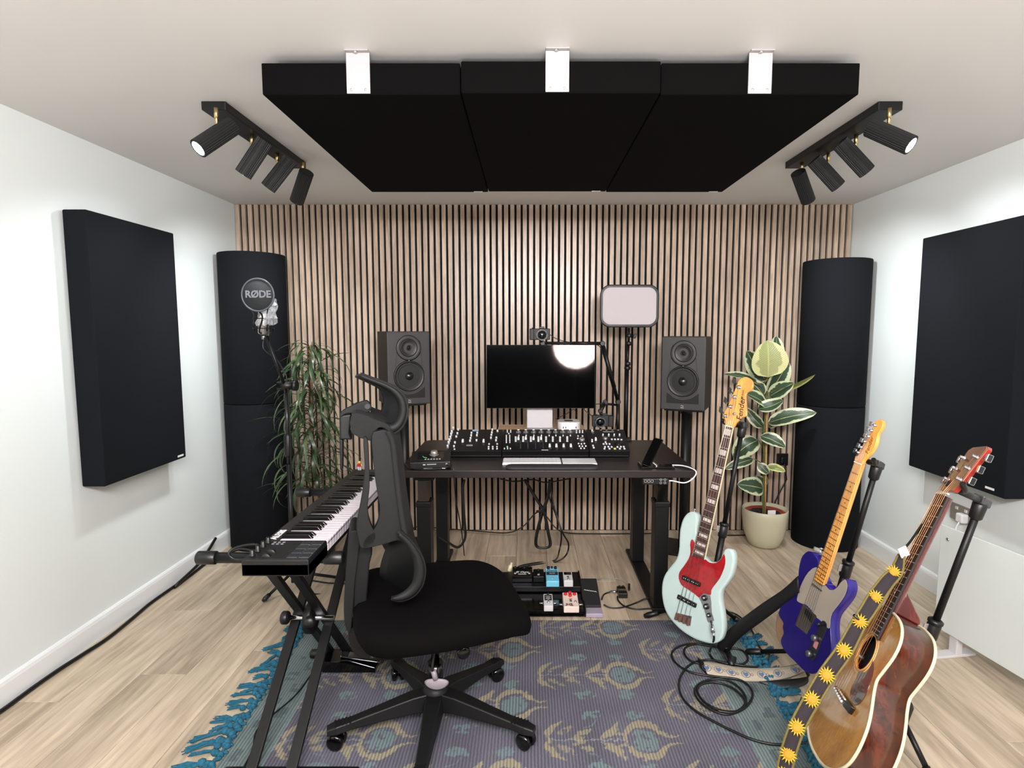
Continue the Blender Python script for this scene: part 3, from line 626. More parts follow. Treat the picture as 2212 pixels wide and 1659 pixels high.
tag(MB().tube(smooth_path([c2+Vector((-.05,-.01,.02)), PY(1272,893,3.28), PY(1262,884,3.3), PY(1270,875,3.34), e1]), .0025, 6).build('camera_cable', CABLE), 'thin cable looping from the lower camera', 'cable')
tag(MB().tube(smooth_path([c1+Vector((.055,0,0)), PY(1205,733,3.3), PY(1240,741,3.36), PY(1290,745,3.39), PY(1304,770,3.41), PY(1316,815,3.42), PY(1332,870,3.43), PY(1328,935,3.45)]), .0025, 6).build('camera_cable', CABLE), 'thin cable strapped along the boom arm from the upper camera', 'cable')
# cables below the desk
def floorp(u, v, z=.005): return PZ(u, v, z)
def cab(name, lab, pts, r=.004, m_=None, grp=None):
    o = MB().tube(smooth_path(pts), r, 8).build(name, m_ or CABLE); tag(o, lab, 'cable', grp); return o
yk = 3.25
t = thing('cable_bundle', 'bundle of black cables hanging in a strapped loop below the desk', 'cable', (PY(1190,1040,yk).x, yk, DZ-.08))
for i, dx in enumerate((-.006, .002, .009)):
    P_ = [PY(u+dx*150, v, yk+dx) for u, v in ((1188,1036),(1184,1070),(1172,1106),(1160,1150),(1158,1178),(1172,1184),(1188,1178),(1184,1150),(1175,1106),(1160,1080),(1133,1036))]
    MB().tube(smooth_path(P_), .0065, 8).build('cable_strand', CABLE, t)
MB().tube([PY(1166,1104,yk)+Vector((math.cos(a)*.02, math.sin(a)*.012, 0)) for a in [R(i*30) for i in range(12)]], .003, 6, closed=True).build('strap', BLK, t)
cab('power_cable', 'black cable running from the bundle down to the pedalboard, right strand', [PY(1190,1036,yk), PY(1186,1070,yk), PY(1200,1110,yk), PY(1215,1150,3.2), PY(1228,1175,3.1), PY(1222,1200,3.05), floorp(1200,1214), floorp(1160,1219), floorp(1125,1226), floorp(1108,1240,.03)], .0045)
cab('power_cable', 'black cable running from the bundle down to the pedalboard, left strand', [PY(1188,1040,yk+.02), PY(1196,1090,yk), PY(1212,1150,3.2), PY(1208,1190,3.1), floorp(1197,1211), floorp(1155,1216), floorp(1120,1224), floorp(1106,1238,.03)], .0045)
cab('power_cable', 'thin black cable sagging along the bottom of the slatted wall', [Vector((-.8,3.85,.01)), PY(900,1138,3.8), PY(960,1142,3.8), PY(1030,1147,3.75), PY(1095,1151,3.7), PY(1130,1137,3.5), PY(1166,1105,yk), PY(1200,1140,3.6), PY(1225,1151,3.75), PY(1300,1153,3.8), PY(1440,1152,3.82)], .004)
cab('power_cable', 'black corrugated cable hanging behind the left desk legs', [PY(1003,1036,3.1), PY(1000,1060,3.1), PY(1003,1120,3.1), PY(1005,1160,3.1), PY(990,1182,3.1), PY(968,1172,3.15), PY(950,1160,3.2)], .007)
cab('power_cable', 'black cables tangled under the rear edge of the desk top', [PY(1080,1034,3.3), PY(1110,1040,3.3), PY(1150,1036,3.3), PY(1180,1042,3.3), PY(1230,1034,3.3)], .004)
cab('display_cable', 'thin black cables behind the small computer', [PY(1200,905,3.36), PY(1222,895,3.4), PY(1240,884,3.4), PY(1246,900,3.36)], .002)

# ================================================================ SOFTBOX (behind the camera, mirrored in the monitor)
sc_ = Vector((.62,-.78,1.92)); sn = (Vector((.3,3.2,1.2))-sc_).normalized(); sa = sn.cross(Vector((0,0,1))).normalized(); sbv = sa.cross(sn)
t = thing('softbox_light', 'round softbox lamp with a black fabric grid on a stand behind the viewer', 'light', (sc_.x, sc_.y, 0))
MB().lathe([(.30,0),(.22,.14),(.08,.2),(0,.2)], sc_-sn*.02, -sn, 40).build('softbox_shell', BLK, t)
MB().lathe([(.29,0),(0,.0005)], sc_-sn*.015, sn, 40).build('diffuser', mat('softbox_glow', (1,.90,.88), .5, emit=30), t)
m = MB()
for i in range(-6, 7):
    h_ = math.sqrt(max(0,.285**2-(i*.045)**2))
    if h_ > .02: m.obox(sc_+sa*i*.045+sn*.012, sbv, sa, sn, 2*h_, .006, .02).obox(sc_+sbv*i*.045+sn*.012, sa, sbv, sn, 2*h_, .006, .02)
m.build('grid', MATTE, t)
MB().cyl((sc_.x, sc_.y-.12, .01), (sc_.x, sc_.y-.12, 1.9), .014, n=12).lathe([(.25,0),(.25,.012),(.02,.03)], (sc_.x, sc_.y-.12, 0), n=24).build('stand', BLKM, t)
# ================================================================ RUG
import numpy as np
RZ = .007
nxr, nyr = 520, 380
cor = {'bl': (-1.045, 2.652), 'br': (.985, 2.652), 'fl': (-.985, 1.22), 'fr': (.885, 1.22)}
U, V = np.meshgrid(np.linspace(0, 1, nxr), np.linspace(0, 1, nyr))
XF = cor['fl'][0]+(cor['fr'][0]-cor['fl'][0])*U; XB_ = cor['bl'][0]+(cor['br'][0]-cor['bl'][0])*U
Xg = XF+(XB_-XF)*V; Yg = 1.22+(2.652-1.22)*V
def seg_mask(a, b, pts, ws):
    m = np.zeros(a.shape, bool)
    for (p, q, w0, w1) in zip(pts[:-1], pts[1:], ws[:-1], ws[1:]):
        dx, dy = q[0]-p[0], q[1]-p[1]; L2 = dx*dx+dy*dy+1e-12
        t = np.clip(((a-p[0])*dx+(b-p[1])*dy)/L2, 0, 1); d = np.hypot(a-p[0]-t*dx, b-p[1]-t*dy)
        m |= d < (w0+(w1-w0)*t)
    return m
rng = np.random.RandomState(3)
def vnoise(x, y, sc, seed):
    r = np.random.RandomState(seed); T = r.rand(64, 64); xi = x*sc; yi = y*sc; x0 = np.floor(xi).astype(int); y0 = np.floor(yi).astype(int); fx = xi-x0; fy = yi-y0
    fx = fx*fx*(3-2*fx); fy = fy*fy*(3-2*fy); g = lambda i, j: T[i % 64, j % 64]
    return (g(x0,y0)*(1-fx)+g(x0+1,y0)*fx)*(1-fy)+(g(x0,y0+1)*(1-fx)+g(x0+1,y0+1)*fx)*fy
lc = lambda *c: np.array(lin(c)[:3])
n1 = vnoise(Xg, Yg, 9, 1); n2 = vnoise(Xg, Yg, 70, 2); n3 = vnoise(Xg*1.0, Yg*1.0, 34, 5)
jag = (n2-.5)*.012+(vnoise(Xg, Yg, 160, 9)-.5)*.008
col = lc(.39,.385,.425)[None,None]*(0.86+.28*n1[...,None])*np.ones((nyr, nxr, 3))
YEL_, TEAL_ = lc(.59,.56,.47), lc(.44,.515,.52)
def paint(mask, c, k=.85):
    mm = (mask.astype(float)*k)[..., None]; col[:] = col*(1-mm)+c[None,None]*mm
speck = n2 > .32
for ci in range(-3, 3):
    for rj in range(-3, 5):
        ox = .034+.455*ci; oy = 2.21+.372*rj+(.186 if ci % 2 else 0); ox += (.015 if rj % 2 else 0)
        a = Xg-ox+jag; b = Yg-oy+jag
        win = (a > -.06) & (a < .54) & (abs(b) < .2)
        if not win.any(): continue
        d = np.hypot((a-.355)/.047, b/.052); paint(win & (d < 1.02+.25*(n3-.5)) & (n2 > .2), TEAL_, .75)
        ang = np.arctan2(b, a-.355); r = np.hypot((a-.355)/.066, b/.080); th = .07+.13*np.abs(np.sin(ang))**1.5
        paint(win & (np.abs(r-1) < th) & (np.abs(ang) > .42), YEL_)
        for s in (1, -1):
            paint(win & seg_mask(a, b*s, [(.405,.048),(.43,.024),(.455,.014),(.478,.022)], [.008,.006,.005,.003]), YEL_)
            paint(win & seg_mask(a, b*s, [(.02,.004),(.018,.03),(.035,.06),(.075,.095)], [.006,.013,.011,.002]), YEL_)
            paint(win & speck & seg_mask(a, b*s, [(.06,.03),(.085,.05),(.11,.07)], [.010,.013,.004]), YEL_, .6)
            paint(win & speck & seg_mask(a, b*s, [(.125,.006),(.14,.03),(.17,.05)], [.018,.017,.006]), YEL_, .7)
            paint(win & seg_mask(a, b*s, [(.205,.010),(.235,.032),(.255,.05),(.275,.092)], [.006,.016,.013,.002]), YEL_)
            paint(win & seg_mask(a, b*s, [(.29,.022),(.262,.030)], [.009,.006]), YEL_, .7)
            paint(win & seg_mask(a, b*s, [(.15,.06),(.185,.075),(.195,.10)], [.0025,.0025,.0025]), TEAL_, .6)
            paint(win & (np.hypot((a-.185)/.040, (b*s-.128)/.024) < 1+.5*(n3-.5)) & speck, TEAL_, .8)
            paint(win & (np.hypot((a-.345)/.030, (b*s-.125)/.026) < 1+.5*(n3-.5)) & speck, TEAL_, .7)
        paint(win & seg_mask(a, b, [(.015,0),(.29,0)], [.0028,.0028]), lc(.6,.6,.62), .6)
lb, rb_ = Xg < (-.862+.0*Yg+jag*.8), Xg > (.765+jag*.8)
bord = (lb | rb_)
bc = lc(.42,.475,.47)[None,None]*(.84+.32*n1[...,None]); col = np.where(bord[...,None], bc, col)
mx = np.where(lb, Xg+.94, Xg-.85)
for sh in (.0, .052):
    ph = ((Yg+sh*1.5) % .145)/.145; paint(bord & (np.abs(mx-sh+.02) < .022) & (ph < .38) & (vnoise(Xg,Yg,55,8) > .42), lc(.30,.34,.36), .65)
edge = (np.abs(Xg+.862) < .006) | (np.abs(Xg-.765) < .006)
paint(edge, lc(.5,.58,.58), .5)
Zg = RZ+.0012*np.sin(Xg*2*np.pi/.0115)+.002*(vnoise(Xg,Yg,5,11)-.5)
rug = thing('rug', 'purple-grey ribbed rug with floral ovals, teal borders and turquoise fringe on the floor', 'rug', (0, 1.95, 0))
me = bpy.data.meshes.new('woven_field'); idx = np.arange(nxr*nyr).reshape(nyr, nxr)
fcs = np.stack([idx[:-1,:-1], idx[:-1,1:], idx[1:,1:], idx[1:,:-1]], -1).reshape(-1, 4)
me.vertices.add(nxr*nyr); me.vertices.foreach_set('co', np.stack([Xg, Yg-1.95, Zg], -1).astype(np.float32).ravel())
me.loops.add(fcs.size); me.loops.foreach_set('vertex_index', fcs.ravel().astype(np.int32)); me.polygons.add(len(fcs)); me.polygons.foreach_set('loop_start', (np.arange(len(fcs))*4).astype(np.int32))
me.update(calc_edges=True); me.polygons.foreach_set('use_smooth', np.ones(len(fcs), bool))
ca = me.color_attributes.new('weave', 'FLOAT_COLOR', 'POINT'); ca.data.foreach_set('color', np.concatenate([col, np.ones((nyr, nxr, 1))], -1).astype(np.float32).ravel())
rm = bpy.data.materials.new('rug_weave'); rm.use_nodes = True; nt = rm.node_tree; b_ = nt.nodes['Principled BSDF']; b_.inputs['Roughness'].default_value = .95; b_.inputs['Specular IOR Level'].default_value = .1
at = nt.nodes.new('ShaderNodeAttribute'); at.attribute_name = 'weave'; tc = nt.nodes.new('ShaderNodeTexCoord'); wv = nt.nodes.new('ShaderNodeTexWave'); wv.inputs['Scale'].default_value = 28; wv.inputs['Distortion'].default_value = 1.2; wv.inputs['Detail Scale'].default_value = 3
wv.bands_direction = 'X'; mm = nt.nodes.new('ShaderNodeMapRange'); mm.inputs['To Min'].default_value = .62; mm.inputs['To Max'].default_value = 1.12; mu = nt.nodes.new('ShaderNodeVectorMath'); mu.operation = 'SCALE'
nt.links.new(tc.outputs['Object'], wv.inputs['Vector']); nt.links.new(wv.outputs['Fac'], mm.inputs[0]); nt.links.new(at.outputs['Color'], mu.inputs[0]); nt.links.new(mm.outputs[0], mu.inputs['Scale']); nt.links.new(mu.outputs[0], b_.inputs['Base Color'])
bp = nt.nodes.new('ShaderNodeBump'); bp.inputs['Strength'].default_value = .8; bp.inputs['Distance'].default_value = .002; nt.links.new(wv.outputs['Fac'], bp.inputs['Height']); nt.links.new(bp.outputs[0], b_.inputs['Normal'])
me.materials.append(rm); o = bpy.data.objects.new('woven_field', me); COL.objects.link(o); o.parent = rug
MB().hexa([(cor['fl'][0],1.22,0),(cor['fr'][0],1.22,0),(cor['br'][0],2.652,0),(cor['bl'][0],2.652,0)], [(cor['fl'][0],1.22,RZ-.0028),(cor['fr'][0],1.22,RZ-.0028),(cor['br'][0],2.652,RZ-.0028),(cor['bl'][0],2.652,RZ-.0028)]).build('backing', mat('rug_backing', (.3,.3,.34), .95), rug)
TQ = mat('turquoise_yarn', (.10,.35,.44), .9, var=.35, scale=90, bump=.6)
protos = []
for k in range(6):
    m = MB(); rr_ = random.Random(k)
    for i in range(3): m.lathe([(0,-.012),(.009,-.009),(.012,0),(.009,.009),(0,.012)], (.010+.015*i+rr_.uniform(-.003,.003), rr_.uniform(-.01,.01), .011), (1,rr_.uniform(-1,1),0), 8)
    m.tube(smooth_path([(.0,-.022,.008),(.01,-.006,.014),(.006,.012,.010),(.0,.022,.008)],3), .0055, 6)
    L = rr_.uniform(.045,.085); bend = rr_.uniform(-.05,.05)
    for s in range(16):
        y0 = rr_.uniform(-.006,.006); y1 = bend+rr_.uniform(-.018,.018); z1 = rr_.uniform(.002,.010)
        m.tube(smooth_path([(.045,y0,.010),(.045+L*.5,(y0+y1)/2+rr_.uniform(-.006,.006),rr_.uniform(.006,.014)),(.045+L*rr_.uniform(.85,1.1),y1,z1)],2), [.0022]*4+[.0016], 4)
    protos.append(m)
first = {}
def tassel(x, y, rz, k):
    if k not in first:
        o = protos[k].build('tassel', TQ, rug, loc=(0,0,0)); o.location = (x, y-1.95, 0); o.rotation_euler = (0,0,rz); first[k] = o
    else:
        o = first[k].copy(); o.name = 'tassel'; COL.objects.link(o); o.location = (x, y-1.95, 0); o.rotation_euler = (0,0,rz); s = random.uniform(.85,1.2); o.scale = (s, random.uniform(.8,1.2), s)
# builder subtracts the parent origin, so the prototypes keep their own local frame
y = 1.25; i = 0
while y < 2.66:
    f = (y-1.22)/1.432; xl_ = cor['fl'][0]+(cor['bl'][0]-cor['fl'][0])*f; xr_ = cor['fr'][0]+(cor['br'][0]-cor['fr'][0])*f
    tassel(xl_, y, math.pi+random.uniform(-.55,.45), i % 6); tassel(xr_, y, random.uniform(-.5,.5), (i*5+2) % 6); y += .034; i += 1
# ================================================================ KEYBOARD + STAND
KBM = mat('keybed_black', (.03,.031,.033), .5, bump=.1, scale=500); KTOP = mat('key_panel', (.06,.065,.072), .45, bump=.1, scale=600); BAND = mat('key_band', (.12,.115,.11), .6)
KX0, KX1, KY0, KYc, KY1, KZ0, KZ1 = -.818, -.626, 1.574, 1.726, 2.645, .707, .755
kb = thing('midi_keyboard', 'black 61-key keyboard controller on the X-stand beside the office chair', 'keyboard', ((KX0+KX1)/2, (KY0+KY1)/2, KZ0))
MB().box((KX0, KY0, KZ0), (KX1, KY1, KZ1-.012)).box((KX0, KY0, KZ0+.001), (KX1, KYc, KZ1)).box((KX0, KY1-.03, KZ0+.001), (KX1, KY1, KZ1)).build('case', KBM, kb, bevel=.0025)
MB().box((KX0+.003, KY0+.004, KZ1-.001), (KX1-.003, KYc-.001, KZ1+.0012)).build('control_panel', KTOP, kb, bevel=.001)
MB().box((KX0, KYc, KZ1-.014), (KX0+.040, KY1, KZ1+.001)).build('rear_band', BAND, kb, bevel=.001)
KW = mat('white_key', (.86,.83,.86), .3); KB = mat('black_key', (.03,.03,.032), .25)
pit = (KY1-.03-KYc-.002)/36; wp = bpk = None
for i in range(36):
    y = KYc+.001+i*pit; off = Vector((KX0+.042, y, KZ1-.012))
    if wp is None:
        wp = MB().box((off.x, y+.0006, off.z), (KX1+.001, y+pit-.0006, KZ1-.001)).box((KX1-.004, y+.0006, KZ0+.014), (KX1+.001, y+pit-.0006, KZ1-.006)).build('white_key', KW, kb, bevel=.0012, seg=2, loc=off)
    else: inst(wp, 'white_key', kb, off-kb.location)
    if i % 7 in (0, 1, 3, 4, 5) and i < 35:
        yb = y+pit; o2 = Vector((KX0+.042, yb, KZ1))
        if bpk is None:
            bpk = MB().hexa([(o2.x, yb-.0068, KZ1-.002),(o2.x+.098, yb-.0068, KZ1-.002),(o2.x+.098, yb+.0068, KZ1-.002),(o2.x, yb+.0068, KZ1-.002)],
                            [(o2.x, yb-.005, KZ1+.011),(o2.x+.086, yb-.005, KZ1+.010),(o2.x+.086, yb+.005, KZ1+.010),(o2.x, yb+.005, KZ1+.011)]).build('black_key', KB, kb, bevel=.001, loc=o2)
        else: inst(bpk, 'black_key', kb, o2-kb.location)
text('brand_print', 'ALESIS', (KX0+.020, KYc+.050, KZ1+.0015), (0,1,0), (-1,0,0), .030, WPRINT, kb, bold=.0006)
pp = None
for r_ in range(4):
    for c_ in range(2):
        off = Vector((KX1-.068+c_*.034, KY0+.014+r_*.033, KZ1+.001))
        MB().box((off.x-.001, off.y-.001, KZ1), (off.x+.030, off.y+.030, KZ1+.0022)).build('drum_pad', mat('pad_edge', (.24,.25,.27), .5), kb, bevel=.001)
        MB().box((off.x+.001, off.y+.001, KZ1+.001), (off.x+.028, off.y+.028, KZ1+.0038)).build('drum_pad', mat('pad_rubber', (.10,.105,.115), .7), kb, bevel=.002)
for i in range(4):
    MB().lathe([(.0085,0),(.0085,.002),(.0065,.003),(.0062,.017),(.005,.018),(0,.018)], (KX0+.018, KY0+.030+i*.034, KZ1+.001), n=24).build('knob', BLK, kb)
for i in range(2):
    x = KX0+.055; y = KY0+.024+i*.033
    MB().box((x-.016, y-.008, KZ1+.0008), (x+.030, y+.008, KZ1+.0016)).build('wheel_slot', SLOT, kb)
    MB().lathe([(0,-.006),(.012,-.006),(.014,-.004),(.014,.004),(.012,.006),(0,.006)], (x+.006, y, KZ1-.003), (0,1,0), 24).build('pitch_wheel', BLK, kb)
m = MB()
for i in range(3):
    for j in range(2): m.box((KX0+.034+i*.014, KYc-.035+j*.014, KZ1+.001), (KX0+.042+i*.014, KYc-.030+j*.014, KZ1+.003))
o = m.build('buttons', DIM, kb); o['kind'] = 'stuff'
# X stand : two feet, two support arms, crossing double bars
st = thing('keyboard_stand', 'black double-braced X keyboard stand with rubber end caps standing on the rug edge', 'stand', (-.75, 2.05, 0))
AZ = KZ0-.0185; arms = ((1.754, AZ), (2.49, AZ)); feet = ((1.665, .026), (2.33, .026))
for (y, z), (xa, xb) in zip(arms, ((-1.05,-.585), (-1.03,-.60))):
    MB().cyl((xa+.05, y, z), (xb-.05, y, z), .017, n=20).build('support_arm', BLKM, st)
    for x0_, x1_ in ((xa, xa+.062), (xb-.062, xb)): MB().lathe([(.018,0),(.021,.003),(.021,abs(x1_-x0_)-.003),(.018,abs(x1_-x0_))], (x0_, y, z), (1,0,0), 18).build('rubber_cap', BLK, st)
for (y, z), (xa, xb) in zip(feet, ((-.95,-.53), (-.93,-.60))):
    MB().box((xa+.03, y-.014, z-.012+0), (xb-.03, y+.014, z+.014)).build('foot', BLKM, st, bevel=.002)
    for x0_ in (xa, xb-.05): MB().lathe([(.016,0),(.0188,.003),(.0188,.047),(.016,.05)], (x0_, y, z-.0), (1,0,0), 18).build('rubber_cap', BLK, st)
for x in (-.868, -.742): MB().bar((x, feet[0][0], .03), (x, arms[1][0], AZ-.012), .016, .034, up=(1,0,0)).build('leg', BLKM, st, bevel=.002)
for x in (-.842, -.768): MB().bar((x, arms[0][0], AZ-.012), (x, feet[1][0], .03), .016, .034, up=(1,0,0)).build('leg', BLKM, st, bevel=.002)
pv = Vector((-.805, 2.045, .40))
MB().cyl((-.90, 2.03, .345), (-.72, 2.03, .345), .009, n=14).build('pivot_bolt', CHROME, st)
MB().lathe([(.02,0),(.024,.005),(.024,.022),(.02,.026),(0,.026)], (-.888, 2.03, .345), (-1,0,0), 18).build('locking_knob', BLK, st)
MB().lathe([(0,-.014),(.055,-.014),(.058,-.01),(.058,.01),(.055,.014),(0,.014)], (-.805, 2.03, .345), (1,0,0), 12).build('locking_gear', BLKM, st)
MB().lathe([(.016,0),(.02,.004),(.02,.03),(.012,.036),(0,.036)], (-.79, 1.985, .36), (.3,-1,.2), 8).build('pull_knob', BLK, st)
# cable coil on the support arm and lead to the keyboard
cc = PY(545, 1190, 1.80)
tag(MB().tube(smooth_path([Vector((KX0-.001, 1.70, .735)), PY(552,1176,1.74), PY(512,1182,1.74), PY(494,1195,1.73), PY(508,1208,1.73), PY(540,1206,1.72), PY(560,1196,1.73), PY(520,1186,1.76), PY(490,1200,1.77), PY(530,1200,1.78), PY(555,1204,1.79)]), .004, 8).build('usb_cable', CABLE), 'black cable coiled behind the near end of the keyboard', 'cable')
# toy figure on the far end
f0 = Vector((PY(777,1012,KY1-.015).x, KY1-.016, KZ1+.0005))
tf = thing('toy_figure', 'tiny toy figure with yellow head and red top on the far end of the keyboard', 'toy', tuple(f0))
MB().box(f0+Vector((-.008,-.004,0)), f0+Vector((-.0005,.004,.016))).box(f0+Vector((.0005,-.004,0)), f0+Vector((.008,.004,.016))).build('legs', mat('toy_grey', (.75,.76,.78), .4), tf, bevel=.001)
MB().hexa([f0+Vector(p) for p in ((-.008,-.004,.016),(.008,-.004,.016),(.008,.004,.016),(-.008,.004,.016))], [f0+Vector(p) for p in ((-.0055,-.004,.031),(.0055,-.004,.031),(.0055,.004,.031),(-.0055,.004,.031))]).build('torso', mat('toy_red', (.72,.10,.09), .35), tf, bevel=.001)
MB().lathe([(.003,0),(.0055,.001),(.006,.004),(.006,.009),(.004,.012),(0,.0125)], f0+Vector((0,0,.031)), n=18).build('head', mat('toy_yellow', (.92,.74,.25), .35), tf)
for s in (-1,1): MB().tube([f0+Vector((s*.007,0,.029)), f0+Vector((s*.010,-.001,.023)), f0+Vector((s*.011,-.005,.018))], .0022, 8).build('arm', MATS['toy_red'] if s < 0 else MATS['toy_grey'], tf)
# sustain pedal under the stand
sp0 = PZ(765, 1440, RZ)
t = thing('sustain_pedal', 'black piano-style sustain pedal with chrome lever on the rug behind the chair', 'pedal', tuple(sp0))
MB().prism([sp0+Vector((x, -.045, z)) for x, z in ((-.12,0),(.10,0),(.10,.018),(-.02,.045),(-.12,.05))], (0,.09,0)).build('housing', GLOSS, t, bevel=.004)
MB().bar(sp0+Vector((-.05,-.0,.055)), sp0+Vector((.115,-.0,.030)), .04, .008).build('lever', CHROME, t, bevel=.003)
tag(MB().tube(smooth_path([sp0+Vector((-.12,0,.02)), PZ(690,1430,RZ+.004), PZ(640,1500,RZ+.004), PZ(560,1570,RZ+.004), PZ(545,1620,RZ+.004), PZ(515,1680,RZ+.004)]), .0028, 6).build('pedal_lead', CABLE), 'thin black lead lying across the left rug border', 'cable')
# ================================================================ MICROPHONE + STAND
MY = 2.98; mb = Vector((PY(624,1000,MY).x, MY, 0))
t = thing('microphone_stand', 'black boom microphone stand in front of the left bass trap', 'stand', tuple(mb))
hub = mb+Vector((0,0,.11))
for fx, fy in ((.0,0),): pass
for foot in (PZ(569,1297,.012), mb+Vector((.27,.12,.012)), mb+Vector((-.05,.30,.012))):
    MB().cyl(hub, foot+(hub-foot)*.12, .008, n=10).build('leg', BLKM, t)
    MB().tube([foot+(hub-foot)*.2, foot+(hub-foot)*.05, foot+(foot-hub)*.03], [.011,.013,.008], 10).build('rubber_foot', BLK, t)
MB().cyl(mb+Vector((0,0,.05)), mb+Vector((0,0,.70)), .0125, n=14).cyl(mb+Vector((0,0,.09)), mb+Vector((0,0,.15)), .022, n=16).build('lower_pole', BLKM, t)
jz = PY(620, 832, MY); cz = PY(622, 962, MY).z
MB().cyl(mb+Vector((0,0,.69)), Vector((mb.x, MY, jz.z)), .009, n=12).build('upper_pole', mat('pole_sheen', (.16,.16,.17), .25, .4), t)
MB().lathe([(.018,-.06),(.020,-.05),(.020,.05),(.016,.06)], (mb.x, MY, cz), n=16).build('clutch', BLK, t)
mt = PY(574, 722, 2.90); jp = Vector((mb.x+.004, MY-.025, jz.z))
MB().cyl(jp+(jp-mt)*.12, mt, .0085, n=12).build('boom', BLKM, t)
MB().cyl((mb.x-.035, MY-.015, jz.z), (mb.x+.045, MY-.015, jz.z), .022, n=18).cyl((mb.x+.045, MY-.015, jz.z), (mb.x+.065, MY-.015, jz.z), .028, n=12).build('swivel', BLK, t)
mc_ = PY(569, 690, 2.90)
t = thing('microphone', 'studio microphone in a shock mount under a clear bag', 'microphone', tuple(mc_))
up = Vector((.05,-.05,1)).normalized()
MB().lathe([(.018,-.075),(.026,-.07),(.026,.02),(.024,.025),(.024,.055),(.015,.068),(0,.07)], mc_, up, 28).build('mic_body', SILVER, t)
MB().lathe([(.010,-.10),(.010,-.075)], mc_, up, 16).build('connector', CHROME, t)
m = MB()
for h in (-.045, .005):
    m.tube([mc_+up*h+Vector((math.cos(q)*.048, math.sin(q)*.048, 0)) for q in [R(i*15) for i in range(24)]], .0028, 6, closed=True)
for q in range(4):
    an = R(45+90*q); d1 = Vector((math.cos(an), math.sin(an), 0))
    m.tube([mc_+d1*.044-up*.06, mc_+d1*.05-up*.02, mc_+d1*.046+up*.02, mc_+d1*.062+up*.055], .0032, 6)
    m.tube([mc_+d1*.048-up*.045, mc_+Vector((d1.y,-d1.x,0))*.027-up*.02, mc_+d1*.048+up*.005], .0014, 5)
m.build('shock_mount', BLKM, t)
MB().obox(mc_-up*.075+Vector((.01,0,0)), (1,0,0), (0,1,0), up, .05, .03, .02).build('mount_base', BLK, t, bevel=.004)
pf = PY(557, 637, 2.80); pn_ = (Vector((.0,-1,.02))).normalized(); pr = .078
MB().tube([pf+Vector((math.cos(q),0,math.sin(q)))*pr for q in [R(i*6) for i in range(60)]], .0045, 8, closed=True).build('pop_filter_ring', mat('ring_grey', (.30,.31,.33), .35), t)
MB().lathe([(pr,-.002),(pr,.002),(0,.002)], pf, (0,-1,0), 48).build('pop_filter_mesh', mat('pop_mesh', (.12,.13,.14), .75, bump=.5, scale=800), t)
MB().tube(smooth_path([pf+Vector((0,.004,-pr)), pf+Vector((.004,.03,-pr-.03)), mc_+Vector((.0,-.05,-.06)), mc_-up*.07]), .004, 8).build('filter_arm', BLKM, t)
text('brand_print', 'RØDE', pf+Vector((.002,-.0032,.002)), (1,0,0), (0,0,1), .047, mat('rode_grey', (.42,.44,.46), .6), t, bold=.0015)
bag = MB(); rowsb = []
rs = random.Random(5)
for i in range(9):
    h = -.03+i*.0165; row = []
    for j in range(18):
        a = 2*math.pi*j/18; r_ = (.040+.010*math.sin(i*1.1)+rs.uniform(-.006,.007))*(1 if i < 7 else .55); row.append(mc_+up*h+Vector((math.cos(a)*r_+(.012+.0035*i), math.sin(a)*r_, rs.uniform(-.005,.005))))
    rowsb.append(row)
bag.grid(rowsb, closed=True, sm=False)
pm = mat('clear_bag', (.92,.93,.94), .12, trans=0, alpha=.26, coat=.6)
bag.build('plastic_bag', pm, t)
tag(MB().tube(smooth_path([mc_-up*.10, mc_-up*.15+Vector((.004,-.01,0)), PY(596,775,2.93), PY(612,800,2.95), Vector((mb.x+.02,MY-.03,jz.z+.03)), Vector((mb.x+.022,MY-.02,.95)), Vector((mb.x+.02,MY-.02,.6)), Vector((mb.x+.022,MY-.02,.2)), Vector((mb.x+.12,MY-.05,.008)), Vector((mb.x+.4,MY+.1,.006))]), .0035, 8).build('microphone_cable', CABLE), 'black cable running from the microphone down its stand', 'cable')
cab('power_cable', 'thin black cable on the floor between the keyboard stand and the chair', [PZ(560,1180,.006), PZ(640,1240,.006), PZ(700,1258,.006), PZ(760,1262,.006), PZ(830,1290,.006)], .004)
cab('power_cable', 'thick black cable snaking along the foot of the left wall', [Vector((max(PZ(u,v,.008).x, -1.948)+dx, PZ(u,v,.008).y, .0086)) for (u,v),dx in zip(((-60,1560),(0,1526),(60,1485),(105,1445),(140,1408),(180,1380),(250,1340),(300,1305),(340,1270),(380,1245),(430,1218)), (0,.004,.002,.006,.02,.03,.02,.004,.006,.012,.004))]+[Vector((-1.93,3.0,.012)), Vector((-1.93,3.25,.05)), Vector((-1.945,3.45,.12))], .0085)
# ================================================================ PLANTS
def leafmesh(m, B, T, hw, nrm, droop=.0, fold=.25, n=8, k=6, blunt=.5):
    B, T = Vector(B), Vector(T); ax = T-B; L = ax.length; ax.normalize(); W = ax.cross(Vector(nrm)); 
    if W.length < 1e-3: W = ax.orthogonal()
    W.normalize(); N_ = W.cross(ax); 
    rows = []
    for i in range(n+1):
        t_ = i/n; wd = hw*(math.sin(math.pi*min(1, t_**.8))**blunt) if 0 < t_ < 1 else .0006
        c_ = B+ax*L*t_+N_*(-fold*0)+N_*droop*math.sin(math.pi*t_)
        row = []
        for j in range(k+1):
            s_ = j/k*2-1; row.append(c_+W*wd*s_+N_*(abs(s_)**1.5*wd*fold))
        rows.append(row)
    m.grid(rows)
def leafuv(o, n, k):
    me = o.data; uv = me.uv_layers.new(name='UV'); 
    for l in me.loops:
        vi = l.vertex_index; i, j = divmod(vi, k+1); uv.data[l.index].uv = (j/k, i/n)
